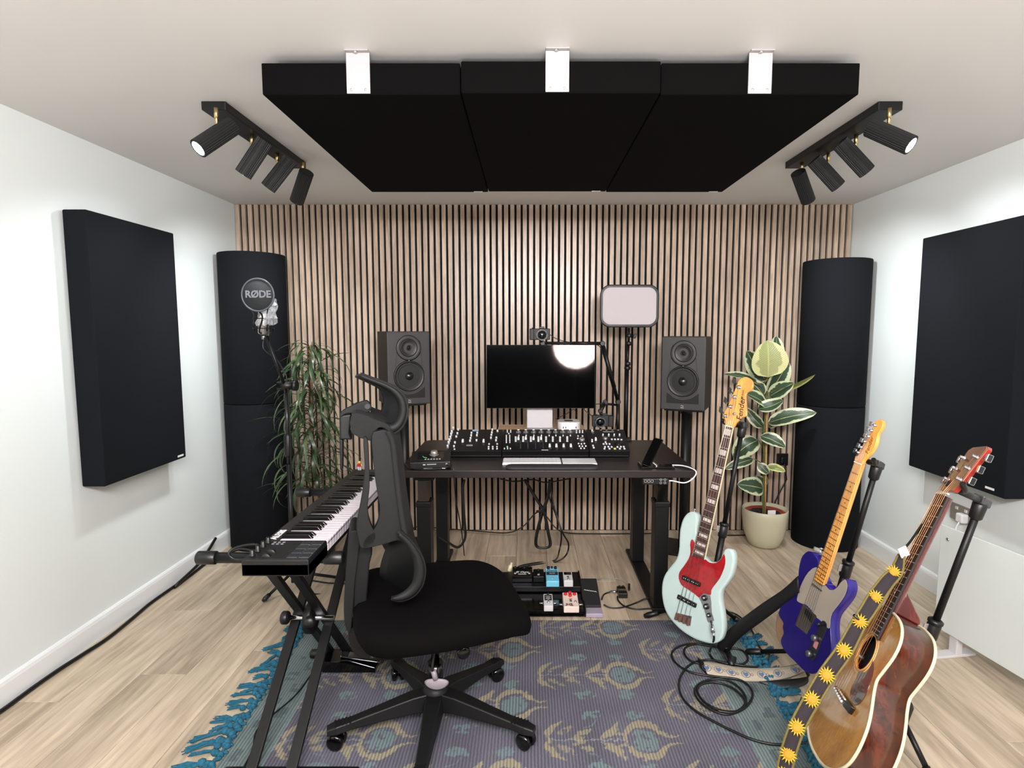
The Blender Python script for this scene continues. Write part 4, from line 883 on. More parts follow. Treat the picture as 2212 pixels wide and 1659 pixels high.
def leafmat(name, dark, cream, thr, amp, rough=.3):
    m = bpy.data.materials.new(name); m.use_nodes = True; nt = m.node_tree; N = nt.nodes; L = nt.links; b = N['Principled BSDF']
    uv = N.new('ShaderNodeUVMap'); sx = N.new('ShaderNodeSeparateXYZ'); L.new(uv.outputs[0], sx.inputs[0])
    a = N.new('ShaderNodeMath'); a.operation = 'SUBTRACT'; a.inputs[1].default_value = .5; L.new(sx.outputs[0], a.inputs[0]); ab = N.new('ShaderNodeMath'); ab.operation = 'ABSOLUTE'; L.new(a.outputs[0], ab.inputs[0])
    tc = N.new('ShaderNodeTexCoord'); nz = N.new('ShaderNodeTexNoise'); nz.inputs['Scale'].default_value = 26; nz.inputs['Detail'].default_value = 3; L.new(tc.outputs['Object'], nz.inputs['Vector'])
    ns = N.new('ShaderNodeMath'); ns.operation = 'MULTIPLY_ADD'; ns.inputs[1].default_value = amp; L.new(nz.outputs[0], ns.inputs[0]); L.new(ab.outputs[0], ns.inputs[2])
    r = N.new('ShaderNodeValToRGB'); r.color_ramp.interpolation = 'LINEAR'; e = r.color_ramp.elements; e[0].position = thr-.02; e[0].color = lin(dark); e[1].position = thr+.02; e[1].color = lin(cream)
    L.new(ns.outputs[0], r.inputs[0])
    vn = N.new('ShaderNodeTexWave'); vn.inputs['Scale'].default_value = 3.2; vn.inputs['Distortion'].default_value = 1; vn.bands_direction = 'Y'
    cmb = N.new('ShaderNodeCombineXYZ'); sm = N.new('ShaderNodeMath'); sm.operation = 'MULTIPLY_ADD'; sm.inputs[1].default_value = -1.2; L.new(ab.outputs[0], sm.inputs[0]); m3 = N.new('ShaderNodeMath'); m3.operation = 'MULTIPLY'; m3.inputs[1].default_value = 2.0; L.new(sx.outputs[1], m3.inputs[0]); L.new(m3.outputs[0], sm.inputs[2]); L.new(sm.outputs[0], cmb.inputs[1]); L.new(cmb.outputs[0], vn.inputs['Vector'])
    mr = N.new('ShaderNodeMapRange'); mr.inputs['To Min'].default_value = .82; mr.inputs['To Max'].default_value = 1.1; L.new(vn.outputs['Fac'], mr.inputs[0])
    sc = N.new('ShaderNodeVectorMath'); sc.operation = 'SCALE'; L.new(r.outputs[0], sc.inputs[0]); L.new(mr.outputs[0], sc.inputs['Scale'])
    mid = N.new('ShaderNodeMath'); mid.operation = 'LESS_THAN'; mid.inputs[1].default_value = .018; L.new(ab.outputs[0], mid.inputs[0])
    mxx = N.new('ShaderNodeMix'); mxx.data_type = 'RGBA'; L.new(mid.outputs[0], mxx.inputs[0]); L.new(sc.outputs[0], mxx.inputs[6]); mxx.inputs[7].default_value = lin((.66,.66,.45)); L.new(mxx.outputs[2], b.inputs['Base Color'])
    b.inputs['Roughness'].default_value = rough; b.inputs['Specular IOR Level'].default_value = .5
    bp = N.new('ShaderNodeBump'); bp.inputs['Strength'].default_value = .3; bp.inputs['Distance'].default_value = .002; L.new(vn.outputs['Fac'], bp.inputs['Height']); L.new(bp.outputs[0], b.inputs['Normal'])
    return m
LV = leafmat('variegated_leaf', (.20,.28,.20), (.74,.76,.62), .55, .42); LP_ = leafmat('pale_leaf', (.56,.58,.38), (.74,.73,.52), .50, .40, .4); LY = leafmat('cream_leaf', (.50,.56,.30), (.80,.78,.52), .52, .42)
PYD = 3.60; pcx = PY(1651, 1140, 3.66).x; pc = Vector((pcx, 3.66, 0))
t = thing('plant_pot', 'cream round plant pot on the floor beside the right bass trap', 'pot', tuple(pc))
MB().lathe([(.0,.001),(.085,.001),(.098,.010),(.122,.07),(.137,.14),(.142,.20),(.142,.243),(.139,.247),(.134,.244),(.133,.21),(.125,.195),(.0,.195)], pc, n=56).build('outer_pot', mat('pot_cream', (.72,.70,.60), .35), t)
MB().tube([pc+Vector((math.cos(a)*.122, math.sin(a)*.122, .218)) for a in [R(i*9) for i in range(40)]], .008, 8, closed=True).lathe([(.122,.196),(.116,.225),(.110,.196)], pc, n=40).build('inner_pot', mat('terracotta_plastic', (.58,.27,.20), .5), t)
m = MB(); rs = random.Random(2)
rows = []
for i in range(9):
    rows.append([pc+Vector((math.cos(R(j*12))*.117*i/8, math.sin(R(j*12))*.117*i/8, .207+rs.uniform(-.006,.007))) for j in range(30)])
m.grid(rows, closed=True, sm=False); o = m.build('soil', mat('soil', (.12,.09,.075), .95, var=.5, scale=60, bump=1), t); o['kind'] = 'stuff'
ln = lambda u, v, y: PY(u/3.192+1540, v/3.192+700, y)
rp = thing('rubber_plant', 'variegated rubber plant with a pale top leaf growing in the cream pot', 'plant', tuple(pc+Vector((0,0,.2))))
sb = pc+Vector((.0,0,.205)); 
MB().tube(smooth_path([Vector((ln(350,1290,3.66).x,3.66,.205)), ln(352,1100,3.66), ln(358,950,3.66), ln(350,800,3.66), ln(362,640,3.66), ln(378,520,3.66), ln(382,370,3.66)]), [.009]*20+[.007]*17, 10).build('stem', mat('stem_green', (.36,.40,.20), .5, var=.25, scale=30), rp)
MB().cyl(Vector((ln(358,1290,3.64).x,3.635,.21)), ln(372,600,3.635), .006, n=10).build('support_cane', mat('bamboo', (.72,.56,.36), .5, var=.15, scale=30), rp)
tg = ln(390,1255,3.60)
MB().box((tg.x-.026, 3.56, .20), (tg.x+.024, 3.5625, .262)).build('plant_tag', WPRINT, rp)
leaves = [((380,366),(377,112),105,LP_,(0,-1,.1),3.56,3.54,.01),((420,260),(438,84),50,LV,(.2,-1,.2),3.70,3.74,.01),((368,392),(232,185),60,LV,(-.3,-1,.3),3.66,3.62,-.02),((385,480),(520,255),62,LV,(.3,-1,.2),3.66,3.64,.01),
 ((392,470),(706,348),40,LY,(.1,-.5,-.8),3.62,3.50,.015),((388,500),(560,405),48,LV,(.2,-.8,.5),3.64,3.52,.01),((345,440),(75,345),38,LV,(-.2,-.6,.8),3.66,3.56,.03),((350,490),(262,395),44,LV,(-.3,-1,.2),3.64,3.66,.01),((372,560),(232,480),52,LV,(-.2,-.7,.7),3.62,3.56,.01),
 ((310,585),(486,525),48,LV,(0,-.6,.8),3.56,3.52,-.015),((378,682),(716,612),50,LV,(.1,-.8,.6),3.64,3.52,.025),((345,715),(222,575),34,LV,(-.6,-.7,.2),3.68,3.72,.02),((384,712),(448,655),22,LV,(.4,-.8,.3),3.68,3.72,.01),
 ((328,772),(502,850),44,LV,(0,-.8,.6),3.60,3.52,.015),((312,800),(140,925),66,LV,(-.2,-.7,.6),3.68,3.70,.04),((278,930),(82,1000),32,LV,(-.1,-.8,.5),3.64,3.60,.02),((312,965),(385,1030),30,LV,(-.2,-1,.1),3.56,3.55,.005),((372,982),(500,1016),26,LY,(.1,-.8,.6),3.60,3.56,.01),
 ((345,1135),(166,1105),54,LV,(-.1,-.9,.4),3.62,3.54,.02),((352,1112),(292,1045),36,LV,(-.3,-1,0),3.68,3.70,.01),((366,1110),(350,1020),30,LV,(.8,-.4,.1),3.68,3.72,.01)]
for k,(b0_, t0_, hw, mm, nr, y0, y1, dr) in enumerate(leaves):
    m = MB(); B_, T_ = ln(b0_[0], b0_[1], y0), ln(t0_[0], t0_[1], y1); leafmesh(m, B_, T_, hw*1.2/3.192/F*3.6, nr, dr, .20, 12, 8, .55)
    o = m.build('leaf', mm, rp, recalc=False); leafuv(o, 12, 8)
    zs = Vector((ln(366,0,3.66).x, 3.66, B_.z-.03)); MB().tube([zs, (zs+B_)/2+Vector((0,0,.005)), B_], .0028, 6).build('leaf_stalk', MATS['stem_green'], rp)
# long-leaved plant, left
L0 = Vector((PY(680,1000,3.48).x, 3.48, 0)); lg = mat('long_leaf_green', (.17,.24,.14), .35, var=.35, scale=14); lg2 = mat('long_leaf_light', (.26,.33,.20), .35, var=.3, scale=14)
t = thing('plant_pot', 'dark pot on the floor behind the keyboard stand', 'pot', tuple(L0))
MB().lathe([(0,.001),(.10,.001),(.13,.22),(.138,.222),(.138,.245),(.125,.245),(.12,.2),(0,.2)], L0, n=40).build('outer_pot', mat('pot_dark', (.16,.15,.15), .5), t)
MB().lathe([(.118,.198),(.06,.206),(0,.204)], L0, n=24).build('soil', MATS['soil'], t)
fp = thing('long_leaf_fig', 'tall plant with long drooping narrow leaves beside the left bass trap', 'plant', tuple(L0+Vector((0,0,.205))))
trunk = [L0+Vector((0,0,.2)), L0+Vector((.008,0,.5)), L0+Vector((-.01,0,.8)), L0+Vector((.0,-.01,1.05)), L0+Vector((-.005,0,1.32))]
tp = smooth_path(trunk, 8); MB().tube(tp, [.014-.008*i/len(tp) for i in range(len(tp))], 10).build('trunk', mat('bark', (.48,.36,.25), .8, var=.3, scale=40), fp)
rs = random.Random(11); lp = []
for v_ in range(8):
    m = MB(); Ln = .21+.022*(v_ % 4); dr = .25+.10*v_; rows = []; n = 10; x = z = 0; an = .5-dr*.2
    for i in range(n+1):
        q = i/n; wd = (.0075+.0015*(v_ % 3))*math.sin(math.pi*min(.995, max(.02, q**.75))); rows.append([Vector((x,-wd,z+.25*wd)), Vector((x,0,z)), Vector((x,wd,z+.25*wd))]); an -= dr*.32; x += math.cos(an)*Ln/n; z += math.sin(an)*Ln/n
    m.grid(rows); o0v = fp.location.copy(); m.v = [p+o0v for p in m.v]
    lp.append(m.build('leaf', lg if v_ % 3 else lg2, fp, recalc=False)); lp[-1].hide_render = False
def place_leaf(k, h, az, out, tilt):
    src = lp[k % 8]
    o = src if not src.get('u') else src.copy()
    if o is src: src['u'] = 1
    else: COL.objects.link(o); o.name = 'leaf'; del o['u']
    o.parent = fp; d1 = Vector((math.cos(az), math.sin(az), 0))
    o.location = Vector((0,0,h-.205))+d1*out; o.rotation_euler = (rs.uniform(-.35,.35), tilt, az); s = rs.uniform(.8,1.15); o.scale = (s,s,s)
tw = MB()
for k in range(230):
    h = .42+(.93)*rs.random()**.9; az = rs.uniform(0, 2*math.pi); mxo = .19*(1-max(0,(h-1.0))/.45)
    out = rs.uniform(.01, max(.02,mxo)); 
    if math.sin(az) > .2 and rs.random() < .5: az = -az
    lx, ly = math.cos(az)*out, math.sin(az)*out
    if lx < -.05 and ly > -.03: continue
    place_leaf(k, h, az, out, rs.uniform(-.3,.55)); tw.tube([L0+Vector((0,0,h-.05)), L0+Vector((lx*.5,ly*.5,h-.015)), L0+Vector((lx,ly,h))], .0018, 4)
tw.build('twigs', mat('twig_green', (.17,.18,.10), .7), fp)['kind'] = 'stuff'
for s in lp:
    if s.get('u'): del s['u']
# ================================================================ PEDALBOARD
BX0, BX1 = -.165, .279
t = thing('pedalboard', 'two-tier black pedalboard on the floor below the desk', 'pedalboard', (.05, 2.87, 0))
MB().box((BX0, 2.70, .012), (BX1, 2.90, .034)).build('lower_shelf', GLOSS, t, bevel=.002)
MB().box((BX0, 2.885, .04), (BX1, 3.07, .068)).build('upper_shelf', BLKM, t, bevel=.002)
MB().box((BX0, 2.683, .008), (BX1, 2.70, .042)).build('front_rail', GLOSS, t, bevel=.004)
for x in (BX0-.008, BX1): MB().prism([(x,2.683,.006),(x,3.075,.006),(x,3.075,.074),(x,2.9,.074),(x,2.86,.044),(x,2.683,.044)], (.008,0,0)).build('side_rail', BLKM, t, bevel=.002)
for x in (BX0+.02, BX1-.02):
    for y in (2.71, 3.05): MB().lathe([(.012,0),(.012,.012),(0,.012)], (x, y, 0), n=12).build('rubber_foot', BLK, t)
def pedal(name, lab, u0, u1, vf, z0, D_, h0, h1, m_, knobspec=(), kcol=None, grp='effects pedals on the pedalboard', rot=0):
    a, b = PZ(u0, vf, z0), PZ(u1, vf, z0); x0, x1, y = a.x, b.x, (a.y+b.y)/2; t = thing(name, lab, 'pedal', ((x0+x1)/2, y+D_/2, z0), grp)
    MB().prism([(x0,y,z0),(x0,y+D_,z0),(x0,y+D_,z0+h1),(x0,y+D_*.45,z0+h0+(h1-h0)*.3),(x0,y,z0+h0)], (x1-x0,0,0)).build('enclosure', m_, t, bevel=.003)
    W_ = x1-x0
    for (fx, fy, r) in knobspec:
        z = z0+h0+(h1-h0)*(.3+.7*(fy-.45)/.55 if fy > .45 else fy/.45*.3)
        MB().lathe([(r,0),(r*.9,.010),(r*.6,.012),(0,.012)], (x0+W_*fx, y+D_*fy, z-.001), (0,-.15,1), 16).build('knob', kcol or BLK, t)
    return t, x0, x1, y, z0, D_, h0, h1
def foot(P_, fx=.5, fy=.25, r=.007, up=.008):
    t, x0, x1, y, z0, D_, h0, h1 = P_; MB().lathe([(r*1.3,0),(r*1.3,.002),(r*.7,.003),(r*.7,up),(0,up)], (x0+(x1-x0)*fx, y+D_*fy, z0+h0+(h1-h0)*.15), (0,0,1), 14).build('footswitch', CHROME, t)
def ptop(P_, fy, lift=.0008):
    t, x0, x1, y, z0, D_, h0, h1 = P_
    z = z0+h0+(h1-h0)*(.3+.7*(fy-.45)/.55 if fy > .45 else fy/.45*.3); return Vector(((x0+x1)/2, y+D_*fy, z+lift))
def pplate(P_, f0, f1, mx, m_, nm='label_plate', th=.0012):
    t = P_[0]; a, b = ptop(P_, f0, .0002), ptop(P_, f1, .0002); W_ = P_[2]-P_[1]; MB().obox((a+b)/2, (1,0,0), b-a, Vector((1,0,0)).cross(b-a), W_*mx, (b-a).length, th).build(nm, m_, t)
def ptext(P_, s, fy, size, m_, dx=0, shear=0, bold=.0003, nm='print'):
    a, b = ptop(P_, fy-.1), ptop(P_, fy+.1); text(nm, s, ptop(P_, fy, .0012)+Vector((dx,0,0)), (1,0,0), b-a, size, m_, P_[0], .0003, bold, shear=shear)
BLUE = mat('pedal_blue', (.46,.74,.84), .35); CREAM = mat('pedal_cream', (.86,.79,.74), .4); RED = mat('knob_red', (.72,.10,.14), .3)
DBL = mat('dark_print', (.08,.08,.10), .6)
P1 = pedal('chorus_pedal', 'light blue chorus pedal on the upper tier of the pedalboard', 1180, 1208, 1268, .069, .128, .030, .052, BLUE, ((.22,.93,.009),(.5,.95,.006),(.78,.93,.009)))
pplate(P1, .48, .70, .92, mat('pedal_badge', (.16,.18,.20), .5)); ptext(P1, 'BOSS', .59, .013, GREYM); ptext(P1, 'Chorus', .77, .018, DBL, bold=.0006); pplate(P1, .04, .40, .86, mat('pedal_blue_pad', (.42,.72,.84), .6), 'pedal_pad', .003); foot(P1, .5, .22, .004, .004)
P2 = pedal('tuner_pedal', 'small white pedal with a black screen on the upper tier', 1218, 1238, 1268, .069, .10, .035, .04, WHITEP); pplate(P2, .64, .94, .8, GLOSS, 'screen'); MB().lathe([(.006,0),(.006,.001),(0,.001)], ptop(P2, .45, .0), (0,0,1), 12).build('emblem', DBL, P2[0]); foot(P2, .5, .15, .006)
P3 = pedal('overdrive_pedal', 'wide black pedal with four knobs on the upper tier nearest the chair', 1106, 1150, 1258, .069, .10, .035, .045, GLOSS, ((.15,.8,.008),(.38,.88,.008),(.6,.8,.008),(.85,.92,.008)))
ptext(P3, "El Capo", .42, .022, WPRINT, shear=.3); pplate(P3, .19, .23, .4, WPRINT, 'small_print'); foot(P3, .15, .3); foot(P3, .85, .3)
P4 = pedal('fuzz_pedal', 'narrow black pedal beside the light blue one', 1152, 1175, 1258, .069, .09, .032, .036, BLKM, ((.5,.75,.008),)); foot(P4)
P5 = pedal('mini_pedal', 'slim white pedal with black artwork on the lower tier', 1175, 1195, 1321, .043, .105, .030, .040, WHITEP, ((.5,.92,.006),)); pplate(P5, .46, .9, .8, mat('artwork', (.10,.10,.10), .5, var=.0)); [pplate(P5, a_, a_+.03, w_, WPRINT, 'artwork_line') for a_, w_ in ((.50,.2),(.58,.55),(.66,.4),(.74,.6),(.82,.3))]; foot(P5, .5, .3, .006)
for fx in (-1, 1): MB().cyl((P5[1] if fx < 0 else P5[2], P5[3]+.05, .06), ((P5[1]-.02) if fx < 0 else (P5[2]+.02), P5[3]+.05, .06), .006, n=10).build('jack_plug', CHROME, P5[0])
P6 = pedal('drive_pedal', 'cream pedal with four red knobs on the lower tier', 1218, 1251, 1324, .043, .125, .032, .045, CREAM, ((.2,.84,.009),(.5,.93,.009),(.8,.84,.009),(.5,.74,.009)), RED)
ptext(P6, 'JHS', .14, .024, DBL, dx=-.010, bold=.0006); ptext(P6, '3 SERIES', .045, .006, RED); ptext(P6, 'S', .42, .028, DBL, bold=.001); ptext(P6, '~', .56, .03, RED); foot(P6, .80, .34, .006)
for fx in (-1, 1): MB().cyl((P6[1] if fx < 0 else P6[2], P6[3]+.05, .06), ((P6[1]-.02) if fx < 0 else (P6[2]+.022), P6[3]+.05, .06), .006, n=10).build('jack_plug', CHROME, P6[0])
# expression pedal
ea, eb = PZ(1263, 1335, 0), PZ(1302, 1335, 0)
t = thing('expression_pedal', 'black rocker pedal on a light grey base right of the pedalboard', 'pedal', ((ea.x+eb.x)/2, 2.8, 0))
MB().box((ea.x-.002, ea.y, .002), (eb.x+.002, ea.y+.26, .022)).build('base', mat('pedal_base_grey', (.62,.58,.64), .4), t, bevel=.003)
MB().hexa([(ea.x,ea.y+.06,.020),(eb.x,ea.y+.06,.020),(eb.x,ea.y+.265,.020),(ea.x,ea.y+.265,.020)], [(ea.x,ea.y+.06,.034),(eb.x,ea.y+.06,.034),(eb.x,ea.y+.265,.085),(ea.x,ea.y+.265,.085)]).build('treadle', mat('treadle_rubber', (.10,.095,.10), .7, bump=.3, scale=300), t, bevel=.004)
td2 = Vector((0,.205,.051)).normalized(); q0 = Vector(((ea.x+eb.x)/2, ea.y+.165, .0613))
MB().tube([q0+Vector(((i-6)*.0052, -(i-6)*.0013+(.003 if i % 2 else -.003), (.0006 if i % 2 else -.0004)+.0005-(i-6)*.0003)) for i in range(13)], .0013, 5).build('script_print', WPRINT, t)
P7 = pedal('mini_pedal', 'tiny black and gold pedal on the floor with cables plugged in', 1337, 1356, 1293, .001, .085, .028, .030, BLK, ((.3,.82,.006),(.7,.82,.006)), None, 'effects pedals on the floor'); pplate(P7, .42, .62, .9, BRASS)
fz = lambda u, v, z=.005: PZ(u, v, z)
cab('patch_cable', 'pale grey cable arching from the rocker pedal to the tiny gold pedal', [fz(1276,1262,.05), fz(1288,1251,.02), fz(1312,1248), fz(1340,1252), fz(1356,1262), fz(1360,1268,.012)], .003, mat('grey_cable', (.55,.55,.52), .4))
cab('patch_cable', 'black cable from the tiny gold pedal back to the rocker pedal', [fz(1338,1278,.015), fz(1322,1278,.012), fz(1305,1284), fz(1300,1295,.02)], .004)
cab('patch_cable', 'black cable from the tiny gold pedal crossing to the right desk leg', [fz(1334,1288,.012), fz(1336,1298), fz(1350,1310), fz(1375,1316), fz(1400,1315), fz(1440,1314)], .004)
cab('patch_cable', 'black cable from the rocker pedal running behind the desk foot', [fz(1304,1306,.015), fz(1320,1313), fz(1345,1312), fz(1375,1302), fz(1395,1293,.03), fz(1420,1290,.03)], .004)
MB().cyl(fz(1318,1278,.012), fz(1336,1278,.014), .006, n=10).build('jack_plug', CHROME, P7[0]); MB().cyl(fz(1359,1262,.014), fz(1359,1274,.014), .006, n=10).build('jack_plug', BLK, P7[0])
# blank pale plug at the board's back left
c = fz(1100, 1234, .06); tag(MB().lathe([(.010,0),(.012,.004),(.012,.03),(.006,.036),(.006,.05)], c, (.3,.2,1), 14).build('power_plug', mat('ivory', (.85,.80,.66), .4)), 'ivory plug standing at the back left of the pedalboard', 'plug')
# ================================================================ OFFICE CHAIR
th = R(16); cf = Vector((math.cos(th), math.sin(th), 0)); cl = Vector((-math.sin(th), math.cos(th), 0)); c0 = Vector((-.325, 1.906, 0))
CP = mat('chair_plastic', (.05,.055,.057), .6, bump=.05, scale=300, spec=.3); CF = fabric('chair_seat_fabric', (.024,.018,.02), 800, .4); CMm = mat('chair_mesh', (.045,.046,.048), .8, bump=.9, scale=700)
CPD = mat('chair_plastic_dark', (.038,.038,.04), .5, spec=.35)
ch = thing('office_chair', 'black ergonomic office chair with mesh headrest and five-star base on the rug', 'chair', tuple(c0))
def cw(x, y, z): return c0+cf*x+cl*y+Vector((0,0,z))
z0c = RZ
for k in range(5):
    a = R(-90+72*k+(th*180/math.pi-16)); d1 = Vector((math.cos(a), math.sin(a), 0)); s1 = Vector((-d1.y, d1.x, 0)); E = c0+d1*.335
    P_ = []
    for q, w_, zt, zb in ((.02,.036,.150,.085),(.08,.034,.145,.092),(.2,.026,.118,.082),(.29,.022,.098,.072),(.335,.026,.092,.066),(.365,.020,.084,.064)):
        c_ = c0+d1*q; P_.append([c_-s1*w_+Vector((0,0,zb)), c_+s1*w_+Vector((0,0,zb)), c_+s1*w_*.75+Vector((0,0,zt)), c_-s1*w_*.75+Vector((0,0,zt))])
    m = MB().grid(P_, closed=True, sm=False); m.add(P_[0], [(0,1,2,3)]); m.add(P_[-1], [(0,1,2,3)])
    leg = m.build('base_leg', CPD, ch, bevel=.004)
    if k in (1, 3):
        pass
    for i in range(5):
        MB().obox(E+d1*(-.045+.012*i)+Vector((0,0,.0965-.001*i)), d1, s1, (0,0,1), .006, .036, .003).build('grip_rib', BLK, leg)
    cs = s1*(1 if k % 2 else .8)+d1*.35; cs.normalize(); cc = E+Vector((0,0,z0c+.0285))
    m = MB()
    for sd in (-1, 1): m.lathe([(0,0),(.022,0),(.0275,.003),(.0285,.008),(.0275,.016),(.020,.020),(0,.0205)], cc+cs*sd*.006, cs*sd, 28)
    m.cyl(cc-cs*.008, cc+cs*.008, .012, n=14).cyl(cc+Vector((0,0,.0)), E+Vector((0,0,.068)), .007, n=10)
    hood = [cc+(d1*math.cos(R(q))+Vector((0,0,math.sin(R(q)))))*.033 for q in range(20, 171, 15)]
    m.build('caster', GLOSS, ch)
MB().lathe([(.045,.078),(.048,.09),(.046,.15),(.036,.165),(.030,.17)], c0, n=32).build('hub', CPD, ch)
MB().cyl(cw(0,0,.165), cw(0,0,.25), .026, n=20).cyl(cw(0,0,.24), cw(0,0,.385), .0145, n=16).build('gas_lift', GLOSS, ch)
MB().obox(cw(-.01,0,.385), cf, cl, (0,0,1), .24, .15, .05).obox(cw(-.14,0,.375), cf, cl, (0,0,1), .16, .08, .04).build('tilt_mechanism', CPD, ch, bevel=.008)
pd = PY(943, 1478, 1.80)
MB().tube(smooth_path([cw(-.0,-.07,.375), PY(934,1440,1.80), PY(938,1462,1.80)]), .005, 8).build('paddle_rod', CPD, ch)
m = MB(); rows = []
for zf, s_ in ((-.004,.0),(-.004,.8),(0,1),(.004,.85),(.005,.0)):
    rows.append([pd+Vector((math.cos(q)*.041*s_, zf, math.sin(q)*(.020+.006*math.sin(q))*s_+.006*math.cos(2*q)*s_)) for q in [R(i*12) for i in range(30)]])
m.grid(rows, closed=True).tube([PY(936,1448,1.80), PY(941,1468,1.80)], .009, 10).build('adjusting_paddle', mat('paddle_grey', (.52,.49,.51), .45), ch)
MB().lathe([(.014,0),(.022,.004),(.022,.03),(.016,.034),(0,.034)], PY(1000,1400,1.80), (.2,-1,0), 20).build('tension_knob', GLOSS, ch)
MB().tube([PY(965,1405,1.84), PY(1010,1392,1.80)], .006, 8).build('tilt_lever', CPD, ch)
# seat cushion
rows = []
def se(a, ex=4.6): c_, s_ = math.cos(a), math.sin(a); return math.copysign(abs(c_)**(2/ex), c_), math.copysign(abs(s_)**(2/ex), s_)
for z, s_ in ((.424,.0),(.424,.84),(.430,.93),(.445,.985),(.468,1.0),(.488,.985),(.502,.94),(.511,.86),(.514,.7),(.510,.45),(.505,.0)):
    row = []
    for j in range(64):
        ex, sy = se(2*math.pi*j/64); x = .292*ex*s_+.022; y = .278*sy*s_*(1-.10*(ex > 0)*ex)
        zz = z-.030*max(0, (x-.16)/.12)**2*(1 if z > .44 else .4)+.018*max(0, (-x-.1)/.15)*(1 if z > .44 else 0)
        row.append(cw(x, y, zz))
    rows.append(row)
MB().grid(rows, closed=True).build('seat_cushion', CF, ch)
MB().obox(cw(0,0,.418), cf, cl, (0,0,1), .44, .42, .014).build('seat_pan', CPD, ch, bevel=.006)
# backrest: profiles measured in the side planes of the chair
def plane(off): return c0+cl*off
def q6(x, y, off): return PP(x/2.515+700, y/2.515+780, plane(off), cl)
def q7(x, y, off): return PP(x/4.88+700, y/4.88+780, plane(off), cl)
def slab(nm, pts, fn, off, th_, m_, bev=.005, k=3):
    P_ = smooth_path([fn(x, y, off) for x, y in pts], k, True) if k > 1 else [fn(x, y, off) for x, y in pts]
    return MB().prism(P_, cl*th_, sm=False).build(nm, m_, ch, bevel=bev)
strip = [(213,425),(220,560),(213,680),(193,800),(176,900),(186,975),(205,1018),(262,1000),(285,950),(262,905),(243,850),(238,780),(248,680),(246,560),(238,430)]
blade = [(258,410),(272,600),(290,720),(302,800),(294,870),(264,925),(225,960),(212,1015),(300,1003),(400,975),(442,990),(427,900),(406,780),(392,640),(375,500),(358,400),(335,376),(295,380)]
for off, tk in ((-.155, .03), (.135, .03)):
    slab('back_frame', strip, q6, off, tk, CP, .004); slab('back_frame', blade, q6, off, tk, CP, .006)
ed = [(345,380),(372,440),(385,540),(396,640),(410,760),(428,880),(450,990)]
rows = []
for j in range(13):
    off = -.165+.33*j/12; bul = .030*(1-((j-6)/6)**2)
    rows.append([PP(x/2.515+700, y/2.515+780, plane(-.16), cl)+cl*(off+.16)+cf*bul for x, y in ed])
MB().grid(rows).build('mesh_back', CMm, ch, solid=.004)
for j in (0, 12): MB().tube(smooth_path(rows[j]), .0085, 8).build('mesh_trim', CMm, ch)
slab('lower_spine', [(165,985),(262,1012),(248,1100),(240,1200),(232,1300),(226,1425),(190,1435),(158,1445),(158,1300),(160,1150)], q6, -.05, .10, CP, .006, 2)
slab('spine_cover', [(150,925),(185,930),(192,1000),(168,1200),(155,1380),(142,1475),(116,1445),(107,1350),(114,1200),(124,1050),(134,965)], q6, -.07, .14, CP, .008, 3)
slab('recline_bracket', [(132,1465),(222,1415),(238,1500),(330,1560),(430,1600),(400,1622),(250,1628),(165,1592),(140,1540)], q6, -.04, .08, CPD, .006, 2)
# lumbar support
C1 = [(400,925),(462,975),(520,1050),(545,1130),(530,1215),(480,1275),(415,1298),(366,1288)]; C2 = [(392,950),(346,1015),(316,1095),(308,1165),(316,1225),(334,1258),(352,1274),(366,1284)]
A1 = smooth_path([q6(x, y, -.19) for x, y in C1], 5); A2 = smooth_path([q6(x, y, .13) for x, y in C2], 5); rows = []
for j in range(11):
    q = j/10; rows.append([p.lerp(r_, q)+cf*.05*math.sin(math.pi*q) for p, r_ in zip(A1, A2)])
MB().grid(rows).build('lumbar_support', CPD, ch, solid=.012)
B1 = smooth_path([q6(x, y, -.19) for x, y in [(400,950),(440,990),(480,1060),(492,1130),(478,1200),(440,1245),(400,1268),(366,1284)]], 5)
MB().grid([A1, [(p+r_)/2+cf*.006-cl*.006 for p, r_ in zip(A1, B1)], B1]).build('lumbar_rim', CP, ch, solid=.010)
MB().tube(A1, .0055, 8).build('lumbar_trim', CMm, ch)
# headrest
H1 = [(382,138),(500,182),(640,232),(760,292),(840,372),(872,470),(868,570),(832,670),(776,732),(712,758),(640,735)]; H2 = [(398,178),(500,232),(580,275),(622,335),(642,400),(634,480),(604,545),(575,590),(540,612),(510,620),(480,610)]
G1 = smooth_path([q7(x, y, -.12) for x, y in H1], 5); G2 = smooth_path([q7(x, y, .12) for x, y in H2], 5); rows = []
for j in range(11):
    q = j/10; rows.append([p.lerp(r_, q)-cf*.018*math.sin(math.pi*q) for p, r_ in zip(G1, G2)])
RIBM = mat('headrest_mesh', (.085,.087,.092), .7, bump=1, scale=60, stretch=(1,1,14))
MB().grid(rows).build('headrest_mesh', RIBM, ch, solid=.006)
inner = [(400,168),(500,215),(610,262),(700,320),(765,400),(790,480),(785,560),(755,625),(710,655),(650,650),(590,640)]
G3 = smooth_path([q7(x, y, -.115) for x, y in inner], 5)
MB().grid([G1, [(p+r_)/2-cl*.008 for p, r_ in zip(G1, G3)], G3]).build('headrest_frame', CP, ch, solid=.010)
MB().tube(G1, .006, 8).build('headrest_trim', CMm, ch); MB().tube(G2, .006, 8).build('headrest_trim', CMm, ch)
slab('headrest_crossbar', [(290,570),(400,556),(540,615),(640,650),(700,700),(695,770),(640,712),(575,705),(535,760),(500,835),(470,838),(290,762)], q7, -.14, .28, CMm, .008, 2)
slab('headrest_bracket', [(160,578),(290,560),(285,610),(272,760),(300,832),(165,828)], q7, -.045, .09, CPD, .005, 1)
